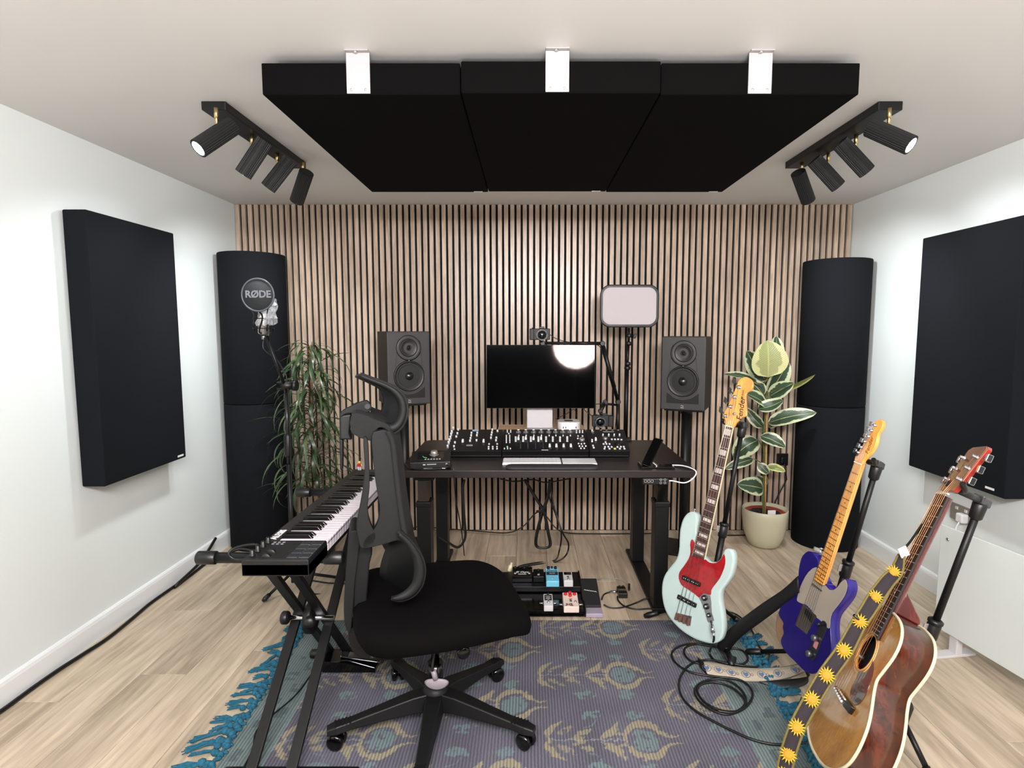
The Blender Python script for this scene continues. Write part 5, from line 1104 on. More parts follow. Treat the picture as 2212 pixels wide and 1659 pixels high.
slab('headrest_link', [(175,545),(240,500),(420,422),(470,432),(500,478),(490,520),(450,540),(240,552),(190,585),(168,580)], q7, -.05, .03, CP, .004, 2)
slab('headrest_link', [(175,545),(240,500),(420,422),(470,432),(500,478),(490,520),(450,540),(240,552),(190,585),(168,580)], q7, .02, .03, CP, .004, 2)
slab('bracket_rail', [(162,820),(204,832),(200,1150),(168,1152)], q7, -.03, .06, CPD, .004, 1)
MB().cyl(q7(455,480,-.056), q7(455,480,.056), .0085, n=20).build('pivot_pin', CPD, ch)
slab('pivot_arm', [(432,540),(490,520),(505,600),(470,590)], q7, -.02, .04, SILVER, .003, 1)
# ================================================================ GUITARS
def frame(b, d, n):
    b = Vector(b); d = Vector(d).normalized(); n = Vector(n); n = (n-d*n.dot(d)).normalized(); return b, d, n, d.cross(n)
def FP(fr, u, v, h=0): b, d, n, w = fr; return PP(u, v, b+n*h, n)
def FW(fr, s, t, h=0): b, d, n, w = fr; return b+d*s+w*t+n*h
def st_of(fr, p): b, d, n, w = fr; q = p-b; return q.dot(d), q.dot(w)
def gprism(nm, fr, pts, conv, h, thick, m_, par, bev=.003, k=4, closed=True):
    b, d, n, w = fr; P_ = [FP(fr, *conv(*p), h) for p in pts]; P_ = smooth_path(P_, k, True) if k > 1 else P_
    return MB().prism(P_, -n*thick, sm=k > 1).build(nm, m_, par, bevel=bev)
def worn(name, base, under, thr=.62, scale=7, rough=.25, light=None):
    m = mat(name, base, rough, var=.001, scale=scale); nt = m.node_tree; r = [x for x in nt.nodes if x.type == 'VALTORGB'][0]
    r.color_ramp.elements[0].position = thr; r.color_ramp.elements[0].color = lin(base); r.color_ramp.elements[1].position = thr+.02; r.color_ramp.elements[1].color = lin(under)
    if light: e = r.color_ramp.elements.new(thr+.008); e.color = lin(light)
    return m
cA = lambda x, y: (1400+x/5.186, 1080+y/5.186); cB = lambda x, y: (1660+x/5.186, 1160+y/5.186); cC = lambda x, y: (1660+x/4.62, 1300+y/4.62)
c5 = lambda x, y: (1500+x/5.183, 790+y/5.183); c6 = lambda x, y: (1780+x/4.878, 880+y/4.878); c4 = lambda x, y: (1880+x/4.147, 940+y/4.147)
MAPLE = wood('amber_maple', (.80,.52,.22), (.92,.66,.32), .25, 2, 8, .02, coat=.5, bump=.02); ROSE = wood('rosewood_board', (.16,.085,.075), (.30,.17,.15), .5, 2, 16, .02)
STR = mat('string_steel', (.75,.72,.70), .3, .9); STRB = mat('string_bronze', (.72,.50,.36), .3, .8); FRET = mat('fret_wire', (.82,.80,.76), .25, .9)
def neck(fr, par, NL, NR, HL, HR, h, board, back, nfr, scale, inlay, bthick=.006, nthick=.020, binding=None, nut=None):
    """NL,NR nut corners / HL,HR heel corners, in plane coordinates (s,t)"""
    q = [FW(fr, *NL, h), FW(fr, *NR, h), FW(fr, *HR, h), FW(fr, *HL, h)]; n = fr[2]
    MB().prism(q, -n*bthick).build('fingerboard', board, par, bevel=.0008, seg=1)
    # rounded neck back
    rows = []
    for i in range(9):
        f = i/8; L = q[0].lerp(q[3], f)-n*bthick; Rr = q[1].lerp(q[2], f)-n*bthick; wd = (Rr-L); 
        rows.append([L+wd*(.5-.5*math.cos(a))-n*math.sin(a)*nthick for a in [math.pi*j/10 for j in range(11)]])
    m = MB().grid(rows); m.add(rows[0], [tuple(range(11))]); m.add(rows[-1], [tuple(range(11))]); m.build('neck_back', back, par)
    if binding:
        for a, b_ in ((q[0], q[3]), (q[1], q[2])): MB().bar(a-n*bthick*.4, b_-n*bthick*.4, .0022, bthick).build('neck_binding', binding, par)
    s_n = (NL[0]+NR[0])/2; s_h = (HL[0]+HR[0])/2
    fpos = lambda k: s_n-(s_n)*(1-2**(-k/12))
    def lr(s):
        f = (s_n-s)/(s_n-s_h); return NL[1]+(HL[1]-NL[1])*f, NR[1]+(HR[1]-NR[1])*f
    for k in range(1, nfr+1):
        s = fpos(k)
        if s < s_h: break
        a, b_ = lr(s); MB().bar(FW(fr, s, a+.001, h+.0006), FW(fr, s, b_-.001, h+.0006), .0022, .0014, up=n).build('fret', FRET if board != MAPLE else mat('fret_dark', (.45,.33,.18), .3, .7), par)
    for k in inlay[1]:
        s = (fpos(k)+fpos(k-1))/2
        if s < s_h: continue
        a, b_ = lr(s); ln_ = (fpos(k-1)-fpos(k))*.55
        if inlay[0] == 'block': MB().obox(FW(fr, s, (a+b_)/2, h+.0002), fr[1], fr[3], n, ln_, (b_-a)*.74, .0006).build('inlay', inlay[2], par)
        else: MB().lathe([(.0030,0),(.0030,.0006),(0,.0006)], FW(fr, s, (a+b_)/2, h), n, 12).build('inlay', inlay[2], par)
    a, b_ = NL[1], NR[1]; MB().bar(FW(fr, s_n+.002, a, h+.001), FW(fr, s_n+.002, b_, h+.001), .004, .006, up=n).build('nut', nut or mat('bone', (.86,.82,.70), .4), par)
def strings(fr, par, n_, s0, t0, t1, s1, t2, t3, h0, h1, posts, hp, r, m_):
    for i in range(n_):
        f = i/(n_-1); a = FW(fr, s0, t0+(t1-t0)*f, h0); b_ = FW(fr, s1, t2+(t3-t2)*f, h1)
        MB().tube([a, b_, posts[i]], r*(1-.45*f) if not isinstance(r, list) else r[i], 5).build('string', m_(i) if callable(m_) else m_, par)
# ---------------------------------------------------------------- bass
fr = frame([.68,2.4,.155], [.233,.07,.97], [-.71,-.67,.219]); b, d, n, w = fr; FH = .0
bass = thing('bass_guitar', 'pale blue electric bass with red pickguard leaning on its stand', 'bass guitar', tuple(FW(fr,-.1,0,0)))
SB = mat('sonic_blue', (.68,.755,.74), .18, coat=.6)
body = [(490,128),(545,162),(554,235),(545,330),(550,400),(530,450),(560,560),(640,650),(690,690),(760,694),(812,648),(840,580),(872,545),(930,555),(962,620),(960,720),(930,850),(870,950),(820,1020),(808,1110),(830,1250),(846,1400),(838,1500),(800,1580),(720,1612),(600,1590),(480,1540),(350,1450),(240,1330),(180,1220),(150,1080),(150,950),(180,840),(250,740),(310,660),(338,560),(345,430),(352,330),(382,220),(430,152)]
gprism('body', fr, body, cA, -.001, .040, SB, bass, bev=.009, k=4)
TORT = mat('tortoise_red', (.56,.07,.10), .2, var=.25, scale=45, coat=.5)
pg = [(487,440),(518,475),(540,560),(640,662),(690,702),(762,704),(822,655),(850,602),(864,680),(850,765),(800,880),(740,960),(706,1012),(700,1065),(640,1048),(602,1062),(570,1095),(520,1052),(430,992),(372,952),(343,880),(350,810),(400,740),(452,660),(476,580),(470,500)]
gprism('pickguard', fr, pg, cA, .0018, .0026, TORT, bass, bev=.0006, k=2)
MET = mat('control_plate_metal', (.66,.66,.66), .3, .85)
gprism('control_plate', fr, [(602,1062),(640,1048),(696,1070),(705,1130),(712,1250),(742,1352),(668,1372),(650,1300),(620,1200),(590,1135),(568,1100)], cA, .0018, .0024, MET, bass, bev=.0005, k=1)
for (x, y, r) in ((635,1097,.0125),(656,1192,.0125),(686,1290,.0095)):
    MB().lathe([(r,0),(r*.9,.010),(r*.7,.013),(0,.013)], FP(fr, *cA(x, y), .0018), n, 20).build('control_knob', BLK, bass); MB().lathe([(r*.55,.0128),(r*.5,.0145),(0,.0145)], FP(fr, *cA(x, y), .0018), n, 14).build('control_knob', CHROME, bass)
for a_, b_ in (((388,862),(590,952)), ((336,1078),(545,1185))):
    p, q = FP(fr, *cA(*a_), 0), FP(fr, *cA(*b_), 0); MB().obox((p+q)/2+n*.004, q-p, n.cross(q-p), n, (q-p).length, .019, .011).build('pickup', BLK, bass, bevel=.003)
    for i in range(4):
        for e in (-.004, .004): MB().lathe([(.0025,0),(.0025,.001),(0,.001)], p.lerp(q, .16+.227*i)+n*.0095+(q-p).normalized()*e, n, 8).build('pole_piece', CHROME, bass)
gprism('bridge', fr, [(318,1262),(490,1302),(472,1412),(288,1332)], cA, .004, .005, CHROME, bass, bev=.001, k=1)
bp_ = [FP(fr, *cA(x, y), .006) for x, y in ((320,1290),(362,1310),(408,1330),(455,1352))]
for p in bp_: MB().bar(p-d*.022, p+d*.010, .010, .007, up=n).build('saddle', mat('rust_chrome', (.62,.45,.38), .35, .8), bass, bevel=.001)
NLp, NRp = st_of(fr, FP(fr,1566.8,921,.010)), st_of(fr, FP(fr,1583.3,923.5,.010)); HLp, HRp = st_of(fr, FP(fr,1495.5,1200,.010)), st_of(fr, FP(fr,1521.5,1209,.010))
neck(fr, bass, NLp, NRp, HLp, HRp, .010, ROSE, MAPLE, 20, .864, ('block', (1,3,5,7,9,12,15,17,19), mat('pearl', (.72,.68,.64), .25)), binding=mat('cream_binding', (.76,.73,.61), .35))
hs = [(345,655),(312,595),(314,562),(350,500),(398,400),(440,300),(488,182),(522,140),(580,124),(638,158),(656,212),(640,270),(592,298),(576,332),(578,440),(583,560),(530,577),(500,612),(468,640),(440,690),(400,700)]
gprism('headstock', fr, hs, c5, .004, .014, MAPLE, bass, bev=.002, k=2)
posts = []
for (x, y), (kx, ky) in zip(((352,565),(408,460),(456,352),(502,242)), ((292,496),(346,386),(398,275),(440,168))):
    p = FP(fr, *c5(x, y), .004); MB().lathe([(.0095,0),(.0095,.002),(.006,.003),(.006,.014),(.004,.015),(0,.015)], p, n, 16).build('tuning_post', CHROME, bass); posts.append(p+n*.008)
    k_ = FP(fr, *c5(kx, ky), -.012); e = (k_-p).normalized(); MB().tube([p-n*.014, k_], .003, 6).obox(k_, e, d, n, .022, .024, .004).build('tuning_peg', mat('peg_grey', (.34,.33,.30), .4, .5), bass, bevel=.002)
p = FP(fr, *c5(450,540), .004); MB().lathe([(.007,0),(.006,.006),(0,.007)], p, n, 14).build('string_guide', CHROME, bass)
tx = (FP(fr, *c5(545,290), .005)-FP(fr, *c5(508,545), .005)); text('brand_print', 'Fender', FP(fr, *c5(522,485), .0045), tx, n.cross(tx), .036, DBL, bass, .0003, .0002, shear=.25)
text('model_print', 'JAZZ BASS', FP(fr, *c5(538,340), .0045), tx, n.cross(tx), .012, DBL, bass, .0003)
for i in range(4):
    f = i/3; s_, t_ = (NLp[0]+NRp[0])/2+.002, NLp[1]+(NRp[1]-NLp[1])*(.14+.72*f)
    MB().tube([bp_[i]+n*.004, FW(fr, s_, t_, .0145), posts[i]], .0013-.0002*i, 5).build('string', STR, bass)
MB().lathe([(.006,0),(.006,.004),(.003,.006),(.003,.012),(.007,.016),(0,.018)], FP(fr, *cA(515,140), -.02), d, 12).build('strap_button', CHROME, bass)
jk = FP(fr, *cA(706,1360), .004); jk2 = FP(fr, *cA(728,1480), .028)
t = thing('jack_plug', 'silver jack plug in the control plate of the pale blue bass', 'plug', tuple(jk))
MB().cyl(jk, jk2, .0065, n=14).cyl(jk.lerp(jk2,.35), jk2, .008, n=14).build('plug_body', CHROME, t); MB().cyl(jk2, jk2+(jk2-jk)*.35, .0055, .0035, n=12).build('strain_relief', SILVER, t)
# ---------------------------------------------------------------- purple electric
ft = frame([1.003,2.0,.317], [.253,-.031,.967], [-.956,-.161,.245]); b, d, n, w = ft
tele = thing('electric_guitar', 'worn purple single-cutaway electric guitar with maple neck on its stand', 'guitar', tuple(FW(ft,-.15,0,0)))
PUR = worn('relic_purple', (.16,.10,.50), (.46,.36,.26), .66, 5, .22, (.72,.66,.82)); PURT = worn('purple_top', (.105,.07,.37), (.62,.55,.72), .80, 26, .2); WOODB = mat('bare_body_wood', (.50,.38,.28), .55, var=.15, scale=20)
facep = [(440,160),(492,176),(535,238),(562,300),(575,400),(610,500),(648,530),(680,578),(730,586),(770,552),(812,500),(852,464),(880,482),(892,560),(862,660),(782,770),(722,850),(696,930),(694,1050),(702,1180),(698,1290),(660,1390),(600,1470),(540,1515),(480,1532),(400,1500),(300,1400),(200,1300),(150,1220),(138,1150),(168,1080),(158,1010),(165,960),(128,900),(115,850),(150,760),(228,680),(300,600),(333,530),(335,400),(350,300),(380,212)]
bodyp = facep[:29]+[(140,1200),(95,1110),(80,1000),(92,890),(112,840)]+facep[35:]
gprism('body', ft, bodyp, cB, -.003, .040, PUR, tele, bev=.006, k=3)
gprism('forearm_wood', ft, [(150,1215),(100,1115),(84,1000),(95,900),(118,850),(200,870),(230,1000),(220,1150)], cB, -.0028, .003, WOODB, tele, bev=.001, k=3)
gprism('top', ft, facep, cB, 0, .0035, PURT, tele, bev=.0015, k=3)
tpg = [(535,336),(445,395),(382,500),(342,600),(319,690),(326,722),(380,748),(432,768),(530,880),(542,905),(600,952),(650,1012),(682,1020),(690,930),(712,850),(782,758),(850,660),(880,560),(868,488),(846,478),(800,520),(772,562),(722,594),(672,584),(640,545),(600,540),(560,450)]
gprism('pickguard', ft, tpg, cB, .002, .0022, mat('pickguard_taupe', (.58,.54,.49), .35), tele, bev=.0005, k=2)
gprism('bridge', ft, [(382,748),(540,882),(428,1092),(298,985)], cB, .003, .003, CHROME, tele, bev=.0008, k=1)
gprism('pickup', ft, [(415,800),(492,880),(470,960),(395,850)], cB, .006, .003, BLK, tele, bev=.0008, k=1)
gprism('neck_pickup', ft, [(490,512),(605,602),(590,614),(478,535)], cB, .006, .004, CHROME, tele, bev=.0015, k=1)
gprism('control_plate', ft, [(605,935),(652,975),(640,1060),(590,1180),(535,1330),(490,1390),(440,1320),(440,1290),(490,1180),(560,1020)], cB, .003, .002, mat('dark_chrome', (.35,.35,.37), .25, .9), tele, bev=.0008, k=2)
for x, y in ((532,1135),(470,1310)): MB().lathe([(.0115,0),(.0115,.012),(.010,.014),(0,.014)], FP(ft, *cB(x, y), .003), n, 20).build('control_knob', mat('worn_metal', (.55,.55,.57), .3, .9), tele)
MB().cyl(FP(ft, *cB(612,985), .003), FP(ft, *cB(612,985), .003)+n*.016, .003, n=8).lathe([(.006,.012),(.006,.022),(0,.024)], FP(ft, *cB(612,985), .003), n, 12).build('selector_switch', BLK, tele)
MB().obox(FP(ft, *cB(530,1205), .0035), d, w, n, .026, .018, .0012).build('red_sticker', mat('sticker', (.70,.45,.46), .5), tele)
NLt, NRt = st_of(ft, FP(ft, *c6(320,584), .008)), st_of(ft, FP(ft, *c6(396,601), .008)); HLt, HRt = st_of(ft, FP(ft, *cB(505,488), .008)), st_of(ft, FP(ft, *cB(612,540), .008))
neck(ft, tele, NLt, NRt, HLt, HRt, .008, MAPLE, MAPLE, 21, .648, ('dot', (3,5,7,9,12,15,17,19), mat('dot_dark', (.12,.08,.05), .5)), bthick=.005, nthick=.021)
hst = [(322,580),(330,510),(378,440),(438,340),(498,242),(538,155),(572,126),(608,134),(617,190),(592,240),(562,292),(552,360),(520,440),(480,492),(450,522),(412,560),(396,602)]
gprism('headstock', ft, hst, c6, .002, .014, MAPLE, tele, bev=.002, k=2)
posts = []
for x, y in ((372,478),(406,422),(442,364),(480,308),(510,247),(546,190)):
    p = FP(ft, *c6(x, y), .002); MB().lathe([(.0055,0),(.0055,.002),(.004,.003),(.004,.010),(0,.011)], p, n, 14).build('tuning_post', CHROME, tele); posts.append(p+n*.006)
    k_ = p-w*.028-n*.010; MB().tube([p-n*.012-w*.008, k_], .0028, 6).obox(k_-w*.006, w, d, n, .013, .016, .005).build('tuning_peg', CHROME, tele, bevel=.0015)
for i in range(6):
    f = i/5; p0 = FP(ft, *cB(318+ (432-318)*f, 1000+(1075-1000)*f), .007); t_ = NLt[1]+(NRt[1]-NLt[1])*(.1+.8*f)
    MB().tube([p0, FW(ft, (NLt[0]+NRt[0])/2+.002, t_, .0115), posts[i]], .0006, 4).build('string', STR, tele)
tx = d; text('headstock_print', 'Fender', FP(ft, *c6(478,400), .0026), d, n.cross(d), .022, mat('print_brown', (.45,.26,.10), .5), tele, .0003, shear=.25)
MB().lathe([(.006,0),(.006,.004),(.003,.006),(.003,.014),(.008,.018),(0,.020)], FP(ft, *cB(575,175), -.025), d, 12).build('strap_button', CHROME, tele)
MB().obox(FP(ft, *cB(545,140), -.025), (1,.2,-.4), (0,1,0), (.3,0,1), .03, .01, .014).build('strap_lock', SILVER, tele, bevel=.002)
# ---------------------------------------------------------------- acoustic
fa = frame([.894,1.53,.375], [.466,.117,.877], [-.855,.317,.412]); b, d, n, w = fa; TC = .010; TH = .082
ac = thing('acoustic_guitar', 'acoustic guitar with golden top and dark rosewood sides on its stand', 'guitar', tuple(FW(fa,-.18,0,-.04)))
prof = [(-.178,.0),(-.176,.05),(-.165,.105),(-.14,.16),(-.103,.197),(-.062,.209),(-.02,.206),(.013,.194),(.048,.170),(.073,.150),(.103,.135),(.136,.146),(.179,.161),(.216,.160),(.244,.142),(.263,.110),(.274,.06),(.277,.0)]
ol = [(s, TC+x) for s, x in prof]+[(s, TC-x) for s, x in reversed(prof[1:-1])]
fr_o = smooth_path([FW(fa, s, t_, 0) for s, t_ in ol], 4, True)
SPR = wood('spruce_amber', (.62,.42,.17), (.76,.54,.24), .16, 2, 10, .01, coat=.8, bump=.01); RSW = wood('rosewood_sides', (.075,.02,.012), (.33,.125,.055), .25, 2, 7, .01, coat=.35, bump=.02)
side = MB().prism(fr_o, -n*TH, caps=(False, True), sm=True).build('sides', RSW, ac)
hole_c = FP(fa, *cC(978,505), 0); hs_, ht_ = st_of(fa, hole_c); hr = .050
# soundboard ring around the sound hole: angular resampling of the outline
N = 96; outer = []
for i in range(N):
    a = 2*math.pi*i/N; dir_ = d*math.cos(a)+w*math.sin(a); best = None
    for j in range(len(fr_o)):
        p, q = fr_o[j]-hole_c, fr_o[(j+1) % len(fr_o)]-hole_c; p2 = (p.dot(d), p.dot(w)); q2 = (q.dot(d), q.dot(w)); dx, dy = math.cos(a), math.sin(a)
        ex, ey = q2[0]-p2[0], q2[1]-p2[1]; den = dx*ey-dy*ex
        if abs(den) < 1e-9: continue
        tt = (p2[0]*ey-p2[1]*ex)/den; uu = (p2[0]*dy-p2[1]*dx)/den
        if tt > 0 and -1e-6 <= uu <= 1+1e-6 and (best is None or tt > best): best = tt
    outer.append(hole_c+dir_*best)
inner_ = [hole_c+(d*math.cos(2*math.pi*i/N)+w*math.sin(2*math.pi*i/N))*hr for i in range(N)]
MB().grid([outer, [o_.lerp(i_, .5) for o_, i_ in zip(outer, inner_)], inner_, [i_-n*.004 for i_ in inner_]], closed=True, sm=False).build('soundboard', SPR, ac)
MB().lathe([(hr+.03,0),(hr+.03,-.0015),(0,-.0015)], hole_c-n*.03, n, 40).build('hole_shade_disc', mat('hole_shade', (.02,.015,.01), .9), ac)  # dark disc standing in for the shade inside the body
for r1, cc_ in ((hr+.003,(.80,.55,.32)),(hr+.012,(.85,.72,.5))): MB().tube([hole_c+(d*math.cos(R(i*6))+w*math.sin(R(i*6)))*r1+n*.0003 for i in range(60)], .0012 if r1 > .055 else .003, 4, closed=True).build('rosette', mat('rosette'+str(r1), cc_, .4), ac)
CB = mat('cream_binding', (.76,.73,.61), .35)
MB().tube(fr_o, .0042, 6, closed=True).build('front_binding', CB, ac); MB().tube([p-n*TH for p in fr_o], .0042, 6, closed=True).build('back_binding', CB, ac)
pgd = [(1040,590),(1045,680),(1020,790),(980,900),(930,990),(880,1028),(835,1010),(812,930),(830,850),(880,760),(900,690),(960,705),(1010,660)]
gprism('pickguard', fa, pgd, cC, .0016, .0014, mat('pickguard_brown', (.30,.17,.12), .12, coat=.8), ac, bev=.0003, k=2)
gprism('bridge', fa, [(650,845),(672,838),(760,940),(800,1000),(835,1050),(795,1112),(740,1040),(735,1005),(668,900)], cC, .010, .010, mat('ebony', (.07,.05,.05), .3), ac, bev=.002, k=1)
a_, b_ = FP(fa, *cC(690,860), .012), FP(fa, *cC(765,975), .012); MB().bar(a_, b_, .003, .005, up=n).build('saddle', MATS['bone'] if 'bone' in MATS else CB, ac)
pins = [FP(fa, *cC(668+(735-668)*i/5, 868+(995-868)*i/5), .010) for i in range(6)]
for p in pins: MB().lathe([(.0042,0),(.0042,.003),(0,.006)], p, n, 12).build('bridge_pin', WHITEP, ac)
NLa, NRa = st_of(fa, FP(fa, *c4(597,512), .010)), st_of(fa, FP(fa, *c4(690,552), .010)); HLa, HRa = st_of(fa, FP(fa, *cC(1035,278), .010)), st_of(fa, FP(fa, *cC(1078,372), .010))
MAH = wood('mahogany_neck', (.22,.035,.025), (.34,.07,.05), .25, 2, 6, .01, coat=.8, bump=.02)
neck(fa, ac, NLa, NRa, HLa, HRa, .010, mat('dark_board', (.06,.04,.035), .45), MAH, 20, .645, ('dot', (3,5,7,9,12,15), mat('pearl', (.72,.68,.64), .25)), bthick=.007, nthick=.018)
HEELS = .277
MB().prism([FW(fa, HEELS+ds, TC+tt, 0) for ds, tt in ((.0,-.028),(.0,.028),(.012,.027),(.055,.024),(.055,-.024),(.012,-.027))], -n*.02).hexa([FW(fa,HEELS,TC-.026,-.015),FW(fa,HEELS,TC+.026,-.015),FW(fa,HEELS+.07,TC+.022,-.015),FW(fa,HEELS+.07,TC-.022,-.015)],[FW(fa,HEELS,TC-.014,-TH),FW(fa,HEELS,TC+.014,-TH),FW(fa,HEELS+.014,TC+.012,-TH),FW(fa,HEELS+.014,TC-.012,-TH)]).build('neck_heel', MAH, ac, bevel=.004)
hsa = [(700,395),(780,262),(885,180),(930,118),(960,112),(1048,148),(1050,175),(985,270),(900,390),(830,500),(700,560),(600,500),(650,440)]
hh = [st_of(fa, FP(fa, *c4(x, y), .0)) for x, y in ((600,500),(930,115),(1050,150),(705,555))]
hq = [FW(fa, hh[0][0]+.012, NLa[1]-.002, .006), FW(fa, hh[0][0]+.03, NLa[1]-.012, .003), FW(fa, hh[1][0]+.004, NLa[1]-.018+.016, -.016), FW(fa, hh[1][0]+.008, (NLa[1]+NRa[1])/2, -.016), FW(fa, hh[1][0]+.004, NRa[1]+.018, -.016), FW(fa, hh[0][0]+.03, NRa[1]+.012, .003), FW(fa, hh[0][0]+.012, NRa[1]+.002, .006)]
hq = [FW(fa, .652, NLa[1]-.001, .006), FW(fa, .672, NLa[1]-.008, .002), FW(fa, .795, NLa[1]-.012, -.018), FW(fa, .805, NLa[1], -.020), FW(fa, .805, NRa[1], -.020), FW(fa, .795, NRa[1]+.012, -.018), FW(fa, .672, NRa[1]+.008, .002), FW(fa, .652, NRa[1]+.001, .006)]
MB().prism(hq, -n*.0022).build('headstock_veneer', wood('veneer', (.40,.22,.13), (.55,.33,.20), .2, 2, 8, .01, coat=.6), ac, bevel=.0005)
MB().prism([p-n*.0023 for p in hq], -n*.013).build('headstock', mat('headstock_red', (.52,.12,.06), .25, coat=.5), ac, bevel=.002)
posts = []
for sd, t_ in ((-1, NLa[1]+.002), (1, NRa[1]-.002)):
    for i in range(3):
        s_ = .690+i*.038; p = FW(fa, s_, t_, .004-(s_-.652)*.155); MB().lathe([(.007,0),(.007,.002),(.004,.003),(.004,.013),(0,.014)], p, n, 14).build('tuning_post', CHROME, ac); posts.append((sd, i, p+n*.007))
        k_ = p+w*sd*.036-n*.008; MB().tube([p-n*.014, p-n*.012+w*sd*.018, k_], .003, 8).obox(k_+w*sd*.006, w, d, n, .012, .020, .014).build('tuning_peg', CHROME, ac, bevel=.004, seg=3)
pl_ = [x[2] for x in posts if x[0] < 0]+[x[2] for x in reversed([y for y in posts if y[0] > 0])]
for i in range(6):
    f = i/5; t_ = NLa[1]+(NRa[1]-NLa[1])*(.1+.8*f)
    MB().tube([pins[i]+n*.004, pins[i]+d*.018+n*.006, FW(fa, (NLa[0]+NRa[0])/2+.002, t_, .0135), pl_[i]], .0008 if i < 4 else .0005, 5).build('string', STRB, ac)
# ---------------------------------------------------------------- stands
def gstand(lab, top, collar_f, base, yoke_to, wide, feet_, yv):
    t = thing('guitar_stand', lab, 'stand', tuple(base), 'black tripod guitar stands'); top = Vector(top); base = Vector(base); hubp = base+(top-base)*.16
    col_ = base+(top-base)*collar_f
    MB().cyl(top, col_, .0105, n=16).build('upper_pole', BLKM, t); MB().cyl(col_, hubp-(top-base)*.04, .0145, n=16).build('lower_pole', BLKM, t)
    ax_ = (top-base).normalized()
    MB().lathe([(.018,-.035),(.020,-.03),(.020,.015),(.017,.02),(.022,.022),(.022,.030),(.016,.034)], col_, ax_, 20).build('height_clutch', BLK, t)
    sdv = ax_.cross(Vector(yv)).normalized(); MB().obox(col_+sdv*.024, sdv, ax_, sdv.cross(ax_), .016, .03, .006).build('clutch_clip', SILVER, t, bevel=.002)
    MB().lathe([(.014,-.05),(.018,-.045),(.020,.0),(.016,.004)], top, ax_, 18).build('top_sleeve', BLK, t)
    yk_ = Vector(yoke_to); dv = (yk_-top).normalized(); hd_ = top-dv*.03+ax_*.008
    MB().obox(top+ax_*.010-dv*.005, dv, dv.cross(ax_), ax_, .075, .030, .026).build('yoke_block', mat('yoke_grey', (.20,.19,.20), .4), t, bevel=.004)
    wv_ = Vector(wide); c_ = yk_
    pts = [c_+wv_*.5+dv*.035+Vector((0,0,.012)), c_+wv_*.5+dv*.01, c_+wv_*.34-dv*.012, c_-dv*.02, c_-wv_*.34-dv*.012, c_-wv_*.5+dv*.01, c_-wv_*.5+dv*.035+Vector((0,0,.012))]
    MB().tube(smooth_path(pts, 4), .0075, 10).tube([top+dv*.02+ax_*.008, c_-dv*.02], .010, 10).build('neck_yoke', BLK, t)
    MB().lathe([(.026,-.05),(.028,-.04),(.028,.04),(.022,.05)], hubp, ax_, 18).build('leg_hub', BLK, t)
    for f_ in feet_:
        f_ = Vector(f_); MB().cyl(hubp, f_+(hubp-f_)*.1, .009, n=12).build('leg', BLKM, t); MB().tube([f_+(hubp-f_)*.22, f_+(hubp-f_)*.06, f_], [.012,.0145,.010], 12).build('rubber_foot', BLK, t)
    return t, hubp
wb_, nb_ = fr[3], fr[2]
yk1 = FW(fr, .872, (NLp[1]+NRp[1])/2, -.025)
gstand('black guitar stand holding the pale blue bass', PY(1604,922,2.62), .50, (.83,2.56,0), yk1, wb_*.085, (PZ(1392,1331,.012), PZ(1600,1345,.014), PZ(1582,1440,.02)), (0,1,0))
yk2 = FW(ft, .662, (NLt[1]+NRt[1])/2, -.025)
gstand('black guitar stand holding the purple electric guitar', PY(1894,1008,2.06), .55, (1.145,2.17,0), yk2, ft[3]*.08, (PZ(1612,1408,.014), (1.42,2.30,.012), (1.2,1.86,.012)), (0,1,0))
yk3 = FW(fa, .668, (NLa[1]+NRa[1])/2, -.022)
gstand('black guitar stand holding the acoustic guitar', PY(2118,1088,1.68), .52, (1.21,1.80,0), yk3, fa[3]*.085, (PZ(2016,1690,.012), (1.0,1.62,.012), (1.42,2.02,.012)), (0,1,0))
# ---------------------------------------------------------------- straps
def ribbon(nm, left, right, m_, par, th_=.003):
    L_, R_ = smooth_path(left, 6), smooth_path(right, 6); return MB().grid([L_, [(a+b_)/2 for a, b_ in zip(L_, R_)], R_]).build(nm, m_, par, solid=th_)
sc3 = lambda x, y: (1640+x/2.1294, 880+y/2.1294)
ss = thing('guitar_strap', 'black strap with embroidered yellow suns hanging over the acoustic guitar', 'strap', (.8,1.5,.3))
cen = [(655,680),(632,752),(590,800),(537,872),(498,935),(458,995),(392,1117),(310,1232),(243,1343),(175,1470),(133,1592),(110,1700)]; hw_ = [14,28,33,35,34,33,37,38,37,36,35,34]
yd = [1.545,1.52,1.50,1.475,1.455,1.44,1.42,1.40,1.385,1.37,1.36,1.35]
Lp, Rp, Cp = [], [], []
for i, ((x, y), h_) in enumerate(zip(cen, hw_)):
    a = cen[max(i-1,0)]; b2 = cen[min(i+1,len(cen)-1)]; tx_, ty_ = b2[0]-a[0], b2[1]-a[1]; l_ = math.hypot(tx_, ty_); px_, py_ = -ty_/l_, tx_/l_
    Lp.append(PY(*sc3(x+px_*h_, y+py_*h_), yd[i]+.006)); Rp.append(PY(*sc3(x-px_*h_, y-py_*h_), yd[i]-.010)); Cp.append(PY(*sc3(x, y), yd[i]-.002))
ribbon('webbing', Lp, Rp, mat('strap_velvet', (.13,.10,.12), .9, bump=.4, scale=400), ss)
YB2 = mat('gold_braid', (.38,.335,.13), .75, bump=.9, scale=300)
for e in (Lp, Rp): MB().tube(smooth_path(e, 6), .0032, 6).build('braid_edge', YB2, ss)
SUN = mat('sun_yellow', (.76,.62,.14), .8, bump=.6, scale=300); SUN2 = mat('sun_center', (.74,.48,.10), .8, bump=.8, scale=300)
from_cam = lambda p: (CAMP-p).normalized()
